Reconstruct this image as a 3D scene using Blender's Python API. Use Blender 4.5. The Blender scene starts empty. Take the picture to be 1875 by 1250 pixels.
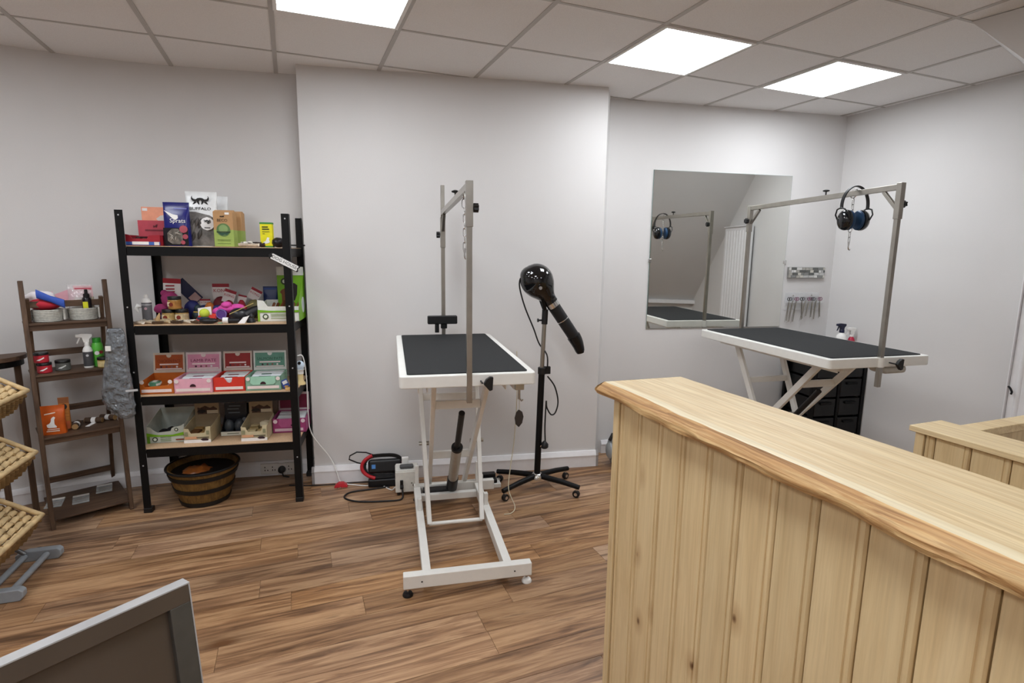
import bpy, math, random
from mathutils import Vector, Matrix, noise
random.seed(7)
R = math.radians
sc = bpy.context.scene
COL = sc.collection

# ---------------------------------------------------------------- camera
CAM_H = 1.581
PITCH, ROLL, LENS = .1597, -.0121, 36 * 1004.42 / 1875
cam_data = bpy.data.cameras.new('camera'); cam_data.sensor_width = 36; cam_data.lens = LENS
cam_data.clip_start = .02
cam = bpy.data.objects.new('camera', cam_data); COL.objects.link(cam)
_X = Vector((1, 0, 0)); _D = Vector((0, -math.sin(PITCH), -math.cos(PITCH))); _F = Vector((0, math.cos(PITCH), -math.sin(PITCH)))
_r = _X * math.cos(ROLL) + _D * math.sin(ROLL); _d = -_X * math.sin(ROLL) + _D * math.cos(ROLL)
_m = Matrix((_r, -_d, -_F)).transposed().to_4x4(); _m.translation = (0, 0, CAM_H)
cam.matrix_world = _m
sc.camera = cam

# ---------------------------------------------------------------- world, exposure
w = bpy.data.worlds.new('world'); sc.world = w; w.use_nodes = True
w.node_tree.nodes['Background'].inputs[0].default_value = (.8, .85, 1, 1)
w.node_tree.nodes['Background'].inputs[1].default_value = .05
vs = sc.view_settings
vs.view_transform = 'Standard'; vs.look = 'None'; vs.gamma = 1; vs.use_curve_mapping = False
vs.exposure = 0.75
LIGHT_STRENGTH = 11.0          # the ceiling panels' glow

# ---------------------------------------------------------------- mesh builder
class MB:
    def __init__(s): s.v = []; s.f = []
    def add(s, vs_, fs, M=None):
        o = len(s.v)
        s.v += [tuple(M @ Vector(p)) if M else tuple(p) for p in vs_]
        s.f += [tuple(i + o for i in f) for f in fs]
        return s
    def box(s, x0, x1, y0, y1, z0, z1, M=None):
        return s.add([(x0,y0,z0),(x1,y0,z0),(x1,y1,z0),(x0,y1,z0),(x0,y0,z1),(x1,y0,z1),(x1,y1,z1),(x0,y1,z1)],
                     [(0,3,2,1),(4,5,6,7),(0,1,5,4),(1,2,6,5),(2,3,7,6),(3,0,4,7)], M)
    def prism(s, poly, z0, z1, M=None):
        n = len(poly)
        return s.add([(x,y,z0) for x,y in poly] + [(x,y,z1) for x,y in poly],
                     [tuple(range(n-1,-1,-1)), tuple(range(n,2*n))] + [(i,(i+1)%n,n+(i+1)%n,n+i) for i in range(n)], M)
    def loft(s, rings, M=None, cap=True, closed=True):
        n = len(rings[0]); vs_ = [p for r in rings for p in r]; fs = []
        for k in range(len(rings)-1):
            for i in range(n if closed else n-1):
                j = (i+1) % n
                fs.append((k*n+i, k*n+j, (k+1)*n+j, (k+1)*n+i))
        if cap:
            fs.append(tuple(range(n-1,-1,-1))); fs.append(tuple(range((len(rings)-1)*n, len(rings)*n)))
        return s.add(vs_, fs, M)
    def lathe(s, prof, n=20, M=None, sx=1, sy=1):
        rings = [[(r*sx*math.cos(2*math.pi*i/n), r*sy*math.sin(2*math.pi*i/n), z) for i in range(n)] for r, z in prof]
        return s.loft(rings, M, cap=True)
    def tube(s, pts, r, n=8, closed=False, M=None):
        P = [Vector(p) for p in pts]; m = len(P); rr = r if isinstance(r, (list, tuple)) else [r]*m
        T = []
        for i in range(m):
            a = P[(i-1) % m] if (closed or i) else P[0]; b = P[(i+1) % m] if (closed or i < m-1) else P[m-1]
            t = (b-a); T.append(t.normalized() if t.length > 1e-9 else Vector((0,0,1)))
        u = T[0].orthogonal().normalized(); rings = []
        for i in range(m):
            u = (u - T[i]*u.dot(T[i])); u = u.normalized() if u.length > 1e-6 else T[i].orthogonal().normalized()
            q = T[i].cross(u)
            rings.append([tuple(P[i] + (u*math.cos(2*math.pi*k/n) + q*math.sin(2*math.pi*k/n))*rr[i]) for k in range(n)])
        if closed: rings.append(rings[0])
        return s.loft(rings, M, cap=not closed)
    def cyl(s, a, b, r0, r1=None, n=16, M=None):
        return s.tube([a, b], [r0, r0 if r1 is None else r1], n, M=M)
    def bar(s, a, b, w, h, up=(0,0,1), M=None):
        a = Vector(a); b = Vector(b); t = (b-a).normalized(); up = Vector(up)
        sd = t.cross(up); sd = sd.normalized() if sd.length > 1e-6 else t.orthogonal().normalized()
        up = sd.cross(t).normalized()
        rings = [[tuple(p + sd*x*w/2 + up*z*h/2) for x, z in ((-1,-1),(1,-1),(1,1),(-1,1))] for p in (a, b)]
        return s.loft(rings, M)
    def ell(s, c, rad, nu=16, nv=10, M=None):
        rings = []
        for j in range(1, nv):
            t = math.pi*j/nv
            rings.append([(c[0]+rad[0]*math.sin(t)*math.cos(2*math.pi*i/nu), c[1]+rad[1]*math.sin(t)*math.sin(2*math.pi*i/nu), c[2]-rad[2]*math.cos(t)) for i in range(nu)])
        return s.loft(rings, M)
    def disc(s, c, r, t, n=20, axis='y', M=None):
        c = Vector(c); d = {'x':Vector((t,0,0)), 'y':Vector((0,t,0)), 'z':Vector((0,0,t))}[axis]
        return s.cyl(c, c+d, r, n=n, M=M)

def obj(name, mb, m, parent=None, smooth=0, bevel=0, seg=2, loc=None, rot=None):
    me = bpy.data.meshes.new(name); me.from_pydata(mb.v, [], mb.f); me.update()
    o = bpy.data.objects.new(name, me); COL.objects.link(o)
    if m is not None: me.materials.append(m)
    if parent is not None: o.parent = parent
    if loc is not None: o.location = loc
    if rot is not None: o.rotation_euler = rot
    import bmesh
    bm = bmesh.new(); bm.from_mesh(me); bmesh.ops.recalc_face_normals(bm, faces=bm.faces); bm.to_mesh(me); bm.free()
    if smooth:
        me.shade_smooth(); me.set_sharp_from_angle(angle=R(smooth))
    if bevel:
        b = o.modifiers.new('bevel', 'BEVEL'); b.width = bevel; b.segments = seg; b.limit_method = 'ANGLE'; b.angle_limit = R(35)
        if not smooth: me.shade_smooth(); me.set_sharp_from_angle(angle=R(50)); b.harden_normals = True
    return o
def tag(o, label, cat, group=None):
    o['label'] = label; o['category'] = cat
    if group: o['group'] = group
    return o
def thing(name, label, cat, loc=(0,0,0), rotz=0, group=None):
    o = bpy.data.objects.new(name, None); COL.objects.link(o); o.empty_display_size = .05
    o.location = loc; o.rotation_euler = (0,0,rotz)
    return tag(o, label, cat, group)
def struct(o): o['kind'] = 'structure'; return o
def text(s, size, m, parent, M, name='lettering', ext=.0004, sx=1):
    cu = bpy.data.curves.new('t', 'FONT'); cu.body = s; cu.size = size; cu.align_x = 'CENTER'; cu.align_y = 'CENTER'; cu.extrude = ext; cu.resolution_u = 2
    t = bpy.data.objects.new('t', cu); COL.objects.link(t)
    bpy.context.view_layer.update()
    me = bpy.data.meshes.new_from_object(t); me.name = name
    bpy.data.objects.remove(t)
    o = bpy.data.objects.new(name, me); COL.objects.link(o); me.materials.clear(); me.materials.append(m)
    me.transform(M @ Matrix.Diagonal((sx,1,1,1))); o.parent = parent
    return o
def FACE(x, y, z, ax=0, az=0, spin=0):  # text plane facing -y
    return Matrix.Translation((x,y,z)) @ Matrix.Rotation(R(az),4,'Z') @ Matrix.Rotation(R(90+ax),4,'X') @ Matrix.Rotation(R(spin),4,'Z')
def T(x, y, z): return Matrix.Translation((x,y,z))
def rot(a, ax): return Matrix.Rotation(R(a), 4, ax)

# ---------------------------------------------------------------- materials
def _mat(name):
    m = bpy.data.materials.new(name); m.use_nodes = True; nt = m.node_tree
    return m, nt, nt.nodes['Principled BSDF']
def N(nt, t, **k):
    n = nt.nodes.new(t)
    for a, b in k.items(): setattr(n, a, b)
    return n
def srgb(c):
    if isinstance(c, str):
        c = c.lstrip('#'); c = [int(c[i:i+2],16)/255 for i in (0,2,4)]
    return tuple((x/12.92 if x <= .04045 else ((x+.055)/1.055)**2.4) for x in c) + (1,)
_cache = {}
def mat(col, rough=.5, metal=0, var=.06, vscale=30, bump=0, bscale=200, spec=.5, trans=0, alpha=1, coat=0, ior=1.45):
    key = (col, rough, metal, var, vscale, bump, bscale, spec, trans, alpha, coat, ior)
    if key in _cache: return _cache[key]
    m, nt, p = _mat('surface'); c = srgb(col); L = nt.links
    p.inputs['Roughness'].default_value = rough; p.inputs['Metallic'].default_value = metal
    p.inputs['Specular IOR Level'].default_value = spec; p.inputs['Coat Weight'].default_value = coat
    p.inputs['Transmission Weight'].default_value = trans; p.inputs['Alpha'].default_value = alpha; p.inputs['IOR'].default_value = ior
    tc = N(nt, 'ShaderNodeTexCoord'); n = N(nt, 'ShaderNodeTexNoise'); n.inputs['Scale'].default_value = vscale; n.inputs['Detail'].default_value = 3
    L.new(tc.outputs['Object'], n.inputs['Vector'])
    cr = N(nt, 'ShaderNodeValToRGB'); cr.color_ramp.elements[0].position = .3; cr.color_ramp.elements[1].position = .7
    cr.color_ramp.elements[0].color = tuple(x*(1-var) for x in c[:3]) + (1,)
    cr.color_ramp.elements[1].color = tuple(min(1, x*(1+var)) for x in c[:3]) + (1,)
    L.new(n.outputs['Fac'], cr.inputs[0]); L.new(cr.outputs[0], p.inputs['Base Color'])
    if bump:
        b = N(nt, 'ShaderNodeBump'); b.inputs['Strength'].default_value = bump; b.inputs['Distance'].default_value = .002
        n2 = N(nt, 'ShaderNodeTexNoise'); n2.inputs['Scale'].default_value = bscale; n2.inputs['Detail'].default_value = 4
        L.new(tc.outputs['Object'], n2.inputs['Vector']); L.new(n2.outputs['Fac'], b.inputs['Height']); L.new(b.outputs[0], p.inputs['Normal'])
    _cache[key] = m
    return m
def wood(name, stops, axis='x', stretch=14, scale=2.2, rough=.45, knots=0, knotcol='#6b4526', bump=.15, tint=.25, distort=1.2, sat=0, fib=.35):
    """grain running along one object axis; every object gets its own piece of the pattern"""
    m, nt, p = _mat(name); L = nt.links
    tc = N(nt, 'ShaderNodeTexCoord'); oi = N(nt, 'ShaderNodeObjectInfo')
    mul = N(nt, 'ShaderNodeVectorMath', operation='SCALE'); mul.inputs[0].default_value = (37, 61, 17); L.new(oi.outputs['Random'], mul.inputs['Scale'])
    add = N(nt, 'ShaderNodeVectorMath', operation='ADD'); L.new(tc.outputs['Object'], add.inputs[0]); L.new(mul.outputs[0], add.inputs[1])
    mp = N(nt, 'ShaderNodeMapping'); s = [stretch]*3; s['xyz'.index(axis)] = 1.0; mp.inputs['Scale'].default_value = s
    L.new(add.outputs[0], mp.inputs['Vector'])
    n = N(nt, 'ShaderNodeTexNoise'); n.inputs['Scale'].default_value = scale; n.inputs['Detail'].default_value = 6; n.inputs['Roughness'].default_value = .6; n.inputs['Distortion'].default_value = distort
    L.new(mp.outputs[0], n.inputs['Vector'])
    cr = N(nt, 'ShaderNodeValToRGB'); e = cr.color_ramp.elements
    while len(e) < len(stops): e.new(.5)
    for i, (pos, c) in enumerate(stops): e[i].position = pos; e[i].color = srgb(c)
    L.new(n.outputs['Fac'], cr.inputs[0]); out = cr.outputs[0]
    # fine fibres
    mp2 = N(nt, 'ShaderNodeMapping'); s2 = [160]*3; s2['xyz'.index(axis)] = 4; mp2.inputs['Scale'].default_value = s2; L.new(add.outputs[0], mp2.inputs['Vector'])
    n2 = N(nt, 'ShaderNodeTexNoise'); n2.inputs['Scale'].default_value = 1; n2.inputs['Detail'].default_value = 3; L.new(mp2.outputs[0], n2.inputs['Vector'])
    mx = N(nt, 'ShaderNodeMix', data_type='RGBA', blend_type='MULTIPLY'); mx.inputs['Factor'].default_value = fib
    cr2 = N(nt, 'ShaderNodeValToRGB'); cr2.color_ramp.elements[0].position = .35; cr2.color_ramp.elements[0].color = (.55,.5,.45,1); cr2.color_ramp.elements[1].position = .6; cr2.color_ramp.elements[1].color = (1,1,1,1)
    L.new(n2.outputs['Fac'], cr2.inputs[0]); L.new(out, mx.inputs['A']); L.new(cr2.outputs[0], mx.inputs['B']); out = mx.outputs['Result']
    if knots:
        mp3 = N(nt, 'ShaderNodeMapping'); s3 = [knots]*3; s3['xyz'.index(axis)] = knots*.6; mp3.inputs['Scale'].default_value = s3; L.new(add.outputs[0], mp3.inputs['Vector'])
        vo = N(nt, 'ShaderNodeTexVoronoi'); vo.inputs['Scale'].default_value = 1; L.new(mp3.outputs[0], vo.inputs['Vector'])
        # only some of the cells hold a knot
        sep = N(nt, 'ShaderNodeSeparateColor'); L.new(vo.outputs['Color'], sep.inputs[0])
        gt = N(nt, 'ShaderNodeMath', operation='GREATER_THAN'); gt.inputs[1].default_value = .45; L.new(sep.outputs[0], gt.inputs[0])
        for (q0, q1, amt, colr) in ((.07, .30, .45, knotcol), (.03, .085, .9, '#5f3d20')):
            cr3 = N(nt, 'ShaderNodeValToRGB'); cr3.color_ramp.elements[0].position = q0; cr3.color_ramp.elements[0].color = (amt,amt,amt,1); cr3.color_ramp.elements[1].position = q1; cr3.color_ramp.elements[1].color = (0,0,0,1)
            L.new(vo.outputs['Distance'], cr3.inputs[0])
            ml = N(nt, 'ShaderNodeMath', operation='MULTIPLY'); L.new(cr3.outputs[0], ml.inputs[0]); L.new(gt.outputs[0], ml.inputs[1])
            mk = N(nt, 'ShaderNodeMix', data_type='RGBA'); L.new(ml.outputs[0], mk.inputs['Factor']); L.new(out, mk.inputs['A']); mk.inputs['B'].default_value = srgb(colr); out = mk.outputs['Result']
    # piece-to-piece tint
    hs = N(nt, 'ShaderNodeHueSaturation'); mr = N(nt, 'ShaderNodeMapRange'); mr.inputs['To Min'].default_value = 1-tint; mr.inputs['To Max'].default_value = 1+tint
    L.new(oi.outputs['Random'], mr.inputs['Value']); L.new(mr.outputs[0], hs.inputs['Value']); L.new(out, hs.inputs['Color'])
    if sat:
        r2 = N(nt, 'ShaderNodeMath', operation='MULTIPLY'); r2.inputs[1].default_value = 7.31; fr_ = N(nt, 'ShaderNodeMath', operation='FRACT'); L.new(oi.outputs['Random'], r2.inputs[0]); L.new(r2.outputs[0], fr_.inputs[0])
        ms = N(nt, 'ShaderNodeMapRange'); ms.inputs['To Min'].default_value = 1-sat*2; ms.inputs['To Max'].default_value = 1+sat; L.new(fr_.outputs[0], ms.inputs['Value']); L.new(ms.outputs[0], hs.inputs['Saturation'])
    L.new(hs.outputs[0], p.inputs['Base Color']); p.inputs['Roughness'].default_value = rough
    if bump:
        b = N(nt, 'ShaderNodeBump'); b.inputs['Strength'].default_value = bump; b.inputs['Distance'].default_value = .002
        L.new(n2.outputs['Fac'], b.inputs['Height']); L.new(b.outputs[0], p.inputs['Normal'])
    return m
def glow(col, strength):
    m, nt, p = _mat('lit_diffuser'); p.inputs['Base Color'].default_value = (.9,.9,.9,1)
    p.inputs['Emission Color'].default_value = srgb(col); p.inputs['Emission Strength'].default_value = strength
    return m
def clear(col='#ffffff', alpha=.25, rough=.12, bs=25, bd=.01, coat=0):
    m, nt, p = _mat('clear_film'); p.inputs['Base Color'].default_value = srgb(col); p.inputs['Alpha'].default_value = alpha; p.inputs['Roughness'].default_value = rough
    p.inputs['Specular IOR Level'].default_value = .8; p.inputs['Coat Weight'].default_value = coat; p.inputs['Coat Roughness'].default_value = .04
    n = N(nt, 'ShaderNodeTexNoise'); n.inputs['Scale'].default_value = bs; b = N(nt, 'ShaderNodeBump'); b.inputs['Strength'].default_value = .8; b.inputs['Distance'].default_value = bd
    tc = N(nt, 'ShaderNodeTexCoord'); nt.links.new(tc.outputs['Object'], n.inputs['Vector'])
    nt.links.new(n.outputs['Fac'], b.inputs['Height']); nt.links.new(b.outputs[0], p.inputs['Normal'])
    return m

WALL = mat('#d8d6d5', .92, var=.015, vscale=2, bump=.25, bscale=260, spec=.2)
TILE = mat('#edebea', .95, var=.05, vscale=220, bump=.5, bscale=420, spec=.1)
WHITE = mat('#ecebe8', .45, var=.02)
SKIRT = mat('#e9e8ea', .35, var=.02)
GRIDM = mat('#b9b5b1', .5, var=.02)
FLOORW = wood('laminate_floor', [(.24,'#4a3523'),(.37,'#75553b'),(.48,'#997352'),(.60,'#b8926c'),(.78,'#735640')], 'x', 13, 1.7, .40, tint=.16, distort=1.1, knots=2.0, knotcol='#402c1d', bump=.05, sat=.07)
PINE = wood('pine_boards', [(.28,'#cbb083'),(.45,'#d9c093'),(.6,'#dfc89c'),(.8,'#d0b587')], 'z', 13, 1.2, .42, knots=9, knotcol='#94683c', tint=.05, bump=.03, distort=1.6, fib=.18)
PINEX = wood('pine_rail', [(.25,'#cfb080'),(.45,'#e3ca9c'),(.6,'#ecd6aa'),(.8,'#d3b382')], 'x', 16, 1.1, .5, knots=4, knotcol='#a87a48', tint=.03, bump=.04)
OAK = wood('oak_slab', [(.2,'#c4a87c'),(.42,'#d3ba8f'),(.6,'#dfcba3'),(.85,'#c9ac82')], 'x', 16, 1.5, .5, tint=.02, bump=.06, distort=2)
BARK = wood('live_edge', [(.25,'#805937'),(.42,'#b98d5a'),(.58,'#d3b07c'),(.8,'#9c7147')], 'x', 30, 1.6, .6, tint=.02, bump=.9, distort=1.5)
DARKW = wood('stained_wood', [(.25,'#3a271b'),(.5,'#57402f'),(.7,'#6d5440'),(.9,'#43301f')], 'x', 14, 2.5, .55, tint=.12, bump=.1)
DARKWZ = wood('stained_wood_upright', [(.25,'#3a271b'),(.5,'#5a4331'),(.7,'#6d5440'),(.9,'#43301f')], 'z', 14, 2.5, .55, tint=.12, bump=.1)
CHIP = mat('#c9a886', .7, var=.12, vscale=180)
BLACKM = mat('#070708', .5, var=.1, spec=.3)
BLACKP = mat('#121214', .45, var=.1)
GLOSSB = mat('#08080a', .06, var=.02, coat=.6)
RUBBER = mat('#2a2b2c', .8, var=.1, vscale=120, bump=.5, bscale=500, spec=.25)
STEEL = mat('#a8a49c', .3, .95, var=.08, vscale=12)
CHROME = mat('#d8d8d8', .12, 1, var=.02)
TABLEW = mat('#e8e7e2', .35, var=.02)
GREYP = mat('#8f9499', .5, var=.05)
TXTK = mat('#1c1a1a', .6); TXTW = mat('#f2f0ee', .6)

# ================================================================ THE ROOM
def inside(p, poly):
    x, y = p; c = False; j = len(poly)-1
    for i in range(len(poly)):
        (xi, yi), (xj, yj) = poly[i], poly[j]
        if (yi > y) != (yj > y) and x < (xj-xi)*(y-yi)/(yj-yi)+xi: c = not c
        j = i
    return c
_bz = [(-2.0,3.656),(-2.78,3.515),(-3.36,2.92)]
CURVE = [tuple((1-t)**2*_bz[0][k]+2*t*(1-t)*_bz[1][k]+t*t*_bz[2][k] for k in (0,1)) for t in [i/20 for i in range(21)]]
ROOM = [(-3.75,-2.2),(-3.75,2.52),CURVE[-1],CURVE[10],CURVE[0],(-1.40,3.775),(-1.343,3.575),(.639,3.964),(.697,4.229),(2.691,4.665),(5.3,-2.2)]
_off = 2
def grown(p, d): return any(inside((p[0]+dx*d, p[1]+dy*d), ROOM) for dx in (-1,0,1) for dy in (-1,0,1))
CEIL = 2.70
def wall(name, a, b, t=.12, z0=-.02, z1=2.76):
    a = Vector(a); b = Vector(b); d = (b-a).normalized(); n = Vector((-d.y, d.x))  # outward = left of a->b
    return struct(obj(name, MB().prism([tuple(a), tuple(b), tuple(b+n*t), tuple(a+n*t)], z0, z1), WALL))
struct(obj('wall_rear', MB().box(-3.9,5.5,-2.32,-2.2,-.02,2.76), WALL))
wall('wall_left', ROOM[0], ROOM[1])
wall('wall_corner', ROOM[1], ROOM[2])
_in = CURVE[::-1]+[(-1.40,3.775)]; _out = [(x-.06, y+.12) for x, y in _in]
_m = MB().loft([[(_in[i][0],_in[i][1],-.02),(_in[i][0],_in[i][1],2.76),(_out[i][0],_out[i][1],2.76),(_out[i][0],_out[i][1],-.02)] for i in range(len(_in))])
struct(obj('wall_back_left', _m, WALL, smooth=30))
wall('wall_back_right', ROOM[8], ROOM[9])
wall('wall_right', ROOM[9], ROOM[10])
struct(obj('wall_column', MB().prism([ROOM[5],ROOM[6],ROOM[7],ROOM[8],(.67,4.36),(-1.43,3.89)], -.02, 2.76), WALL))

# skirting
def skirting(name, a, b, h, t=.022, capA=False, capB=False):
    a = Vector(a); b = Vector(b); d = (b-a); Ln = d.length; ang = math.atan2(d.y, d.x)
    prof = [(0,0.001),(-t,0.001),(-t,h*.68),(-t-.004,h*.70),(-t-.004,h*.74),(-t*.55,h),(0,h)]
    rings = [[(x, y, z) for y, z in prof] for x in (0, Ln)]
    o = obj(name, MB().loft(rings), SKIRT, loc=(a.x, a.y, 0), rot=(0,0,ang)); struct(o)
    for c, x in ((capA, -.018), (capB, Ln)):
        if c:
            obj('end_cap', MB().loft([[(x, y*1.15, z*.99) for y, z in prof], [(x+.018, y*1.15, z*.99) for y, z in prof]]), mat('#a9a7a8', .15, .3), o, bevel=.003)
    return o
skirting('baseboard_column', ROOM[6], ROOM[7], .123, capA=True, capB=True)
_pr = [(0,0.001),(-.022,0.001),(-.022,.072),(-.026,.074),(-.026,.078),(-.012,.105),(0,.105)]
_rg = []
for i in range(len(_in)):
    a = Vector(_in[max(0,i-1)]); b = Vector(_in[min(len(_in)-1,i+1)]); d = (b-a).normalized(); nrm = Vector((-d.y, d.x))
    _rg.append([(_in[i][0]+nrm.x*y, _in[i][1]+nrm.y*y, z) for y, z in _pr])
struct(obj('baseboard_left', MB().loft(_rg), SKIRT, smooth=30))
skirting('baseboard_corner', ROOM[1], ROOM[2], .105)
skirting('baseboard_right', (.72,4.234), ROOM[9], .105)

# ---- floor: laminate planks
FY = R(21.5)
floor = struct(obj('floor', MB().box(-3.9,5.5,-2.32,4.95,-.06,-.008), FLOORW))
pm = MB().box(-.6094,.6094,-.0720,.0720,-.0078,0)
p0 = obj('plank', pm, FLOORW, floor, bevel=.0006, seg=1)
first = True
cf, sf = math.cos(FY), math.sin(FY)
for q in range(-20, 36):
    # a real end joint seen in the photograph fixes some rows
    off = random.random()*1.22
    for k in range(-5, 7):
        s = k*1.22 + off; t = q*.1455 + .02
        x, y = s*cf - t*sf, s*sf + t*cf
        if not (y > .1 and grown((x, y), .5)): continue
        if first: o = p0; first = False
        else:
            o = p0.copy(); COL.objects.link(o); o.parent = floor
        o.location = (x, y, 0); o.rotation_euler = (0,0,FY)

# ---- suspended ceiling: tiles, bars, light panels
GY = .3815; gc, gs = math.cos(GY), math.sin(GY); GO = (-2.4923, 2.9083)
def gpt(i, j): return (GO[0] + .6*(i*gc + j*gs), GO[1] + .6*(i*gs - j*gc))
ceiling = struct(obj('ceiling', MB().box(-3.9,5.6,-2.32,4.95,2.735,2.80), TILE))
LIGHTS = {(2,1):'in the top left of the picture, cut by its edge', (5,1):'above the mirror, larger of the two seen whole', (7,1):'nearest the right corner, smallest of the lit squares',
          (-1,1):'added as unseen fill in the left corner', (2,4):'added as unseen fill just in front of the camera', (-1,4):'added as unseen fill far to the left of the camera', (2,7):'added as unseen fill just behind the camera', (5,7):'added as unseen fill behind the camera, on the right', (-1,7):'added as unseen fill behind the camera, on the left'}  # this row: panels out of view, added to brighten the room's left side
tm = MB().box(-.2985,.2985,-.2985,.2985,2.7035,2.7185)
t0 = obj('ceiling_tile', tm, TILE, ceiling, bevel=.0015, seg=1); first = True
rows = set(); cols = set()
BUL = [(2.182,2.841),(3.12,3.53),(4.3,2.6),(3.3,1.1)]
for i in range(-5, 14):
    for j in range(-4, 14):
        c = gpt(i+.5, j+.5)
        if not grown(c, .42): continue
        rows.add(j); cols.add(i)
        if (i, j) in LIGHTS: continue
        if first: o = t0; first = False
        else: o = t0.copy(); COL.objects.link(o); o.parent = ceiling
        o.location = (c[0], c[1], 0); o.rotation_euler = (0,0,GY)
for i in range(min(cols), max(cols)+2):   # main runners
    js = [j for j in range(min(rows), max(rows)+1) if grown(gpt(i, j+.5), .3)]
    if not js: continue
    a, b = gpt(i, min(js)), gpt(i, max(js)+1)
    obj('main_runner', MB().bar((a[0],a[1],2.706), (b[0],b[1],2.706), .024, .012), GRIDM, ceiling)
for j in range(min(rows), max(rows)+2):   # cross tees
    is_ = [i for i in range(min(cols), max(cols)+1) if grown(gpt(i+.5, j), .3)]
    if not is_: continue
    a, b = gpt(min(is_), j), gpt(max(is_)+1, j)
    obj('cross_tee', MB().bar((a[0],a[1],2.7065), (b[0],b[1],2.7065), .016, .012), GRIDM, ceiling)
GLOW = glow('#f5faff', LIGHT_STRENGTH)
for (i, j), where in LIGHTS.items():
    c = gpt(i+.5, j+.5)
    t = thing('ceiling_light', 'square lit ceiling panel ' + where, 'ceiling light', (c[0], c[1], 2.694), GY, 'square ceiling light panels')
    f = MB()
    for s in (-1, 1):
        f.box(-.292,.292, s*.292-(.018 if s > 0 else 0), s*.292+(.018 if s < 0 else 0), 0, .02)
        f.box(s*.292-(.018 if s > 0 else 0), s*.292+(.018 if s < 0 else 0), -.274,.274, 0, .02)
    obj('frame', f, WHITE, t)
    obj('diffuser', MB().box(-.273,.273,-.273,.273,.004,.012), GLOW, t)

# ---- sloping stair soffit by the right wall
A = Vector((2.182,2.841)); E = Vector((3.16,3.56)); dn = Vector((.53,-.848)); run = 1.70
A2, E2 = A+dn*run, E+dn*run; bz = .95
A3, E3 = A2+dn*.9, E2+dn*.9
sof = MB().add([(A.x,A.y,2.70),(E.x,E.y,2.70),(A2.x,A2.y,bz),(E2.x,E2.y,bz),(A2.x,A2.y,-.01),(E2.x,E2.y,-.01),(A3.x,A3.y,-.01),(E3.x,E3.y,-.01),(A3.x,A3.y,2.70),(E3.x,E3.y,2.70)],
   [(0,1,3,2),(2,3,5,4),(4,5,7,6),(6,7,9,8),(8,9,1,0),(0,2,4,6,8),(1,9,7,5,3)])
struct(obj('wall_stair_soffit', sof, WALL))
ld = (E2-A2).normalized(); ln = -dn
struct(obj('trim_1', MB().prism([tuple(A2), tuple(E2-ld*.35), tuple(E2-ld*.35+ln*.08), tuple(A2+ln*.08)], bz-.03, bz+.02), SKIRT, bevel=.004))

# ================================================================ MIRROR, RADIATOR and things on the right walls
MY = R(12.3)
def onwallR(s, off=0):     # point s metres along the right back wall, off metres in front of it
    return (.697+math.cos(MY)*s+math.sin(MY)*off, 4.229+math.sin(MY)*s-math.cos(MY)*off)
x, y = onwallR(.97)
t = thing('wall_mirror', 'large square frameless mirror on the back wall behind the second grooming table', 'mirror', (x, y, 1.61), MY)
obj('glass_edge', MB().box(-.602,.602,-.006,-.001,-.607,.607), mat('#7f9490', .2), t)
mm, nt, p = _mat('silvered_glass'); p.inputs['Base Color'].default_value = (.80,.81,.78,1); p.inputs['Metallic'].default_value = 1; p.inputs['Roughness'].default_value = .02
obj('mirror_face', MB().box(-.600,.600,-.0075,-.006,-.605,.605), mm, t)
for sx in (-.6, .6): obj('clip', MB().box(sx-.012,sx+.012,-.012,-.001,-.09,-.06), CHROME, t, bevel=.002)

x, y = onwallR(1.78)
t = thing('mosaic_strip', 'short mirrored mosaic magnetic strip on the wall right of the mirror', 'rack', (x, y, 1.45), MY)
obj('back_plate', MB().box(-.175,.175,-.016,-.002,-.045,.045), mat('#9a9a98', .3, .6), t, bevel=.003)
random.seed(3)
shades = ['#c9cac8','#8f918f','#e4e4e2','#6b6d6b','#b5b3ac','#d6d3c9']
for r_ in range(4):
    x0 = -.172
    while x0 < .165:
        wd = random.choice((.022,.034,.05)); wd = min(wd, .172-x0)
        obj('mosaic_tile', MB().box(x0+.001,x0+wd-.001,-.021,-.016,-.043+r_*.0215+.001,-.043+(r_+1)*.0215-.001), mat(random.choice(shades), .15, .5), t); x0 += wd
x, y = onwallR(1.77)
t = thing('scissor_holder', 'clear acrylic scissor holder screwed to the wall under the mosaic strip', 'rack', (x, y, 1.16), MY)
AC = clear('#f4f6f8', .22, .08)
obj('back_panel', MB().box(-.165,.165,-.004,-.001,-.02,.125), AC, t)
obj('ledge', MB().box(-.165,.165,-.05,-.004,.045,.049), AC, t)
for sx in (-.09, .09): obj('screw', MB().disc((sx,-.004,.10), .006, -.003, 10), STEEL, t)
random.seed(5)
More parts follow.
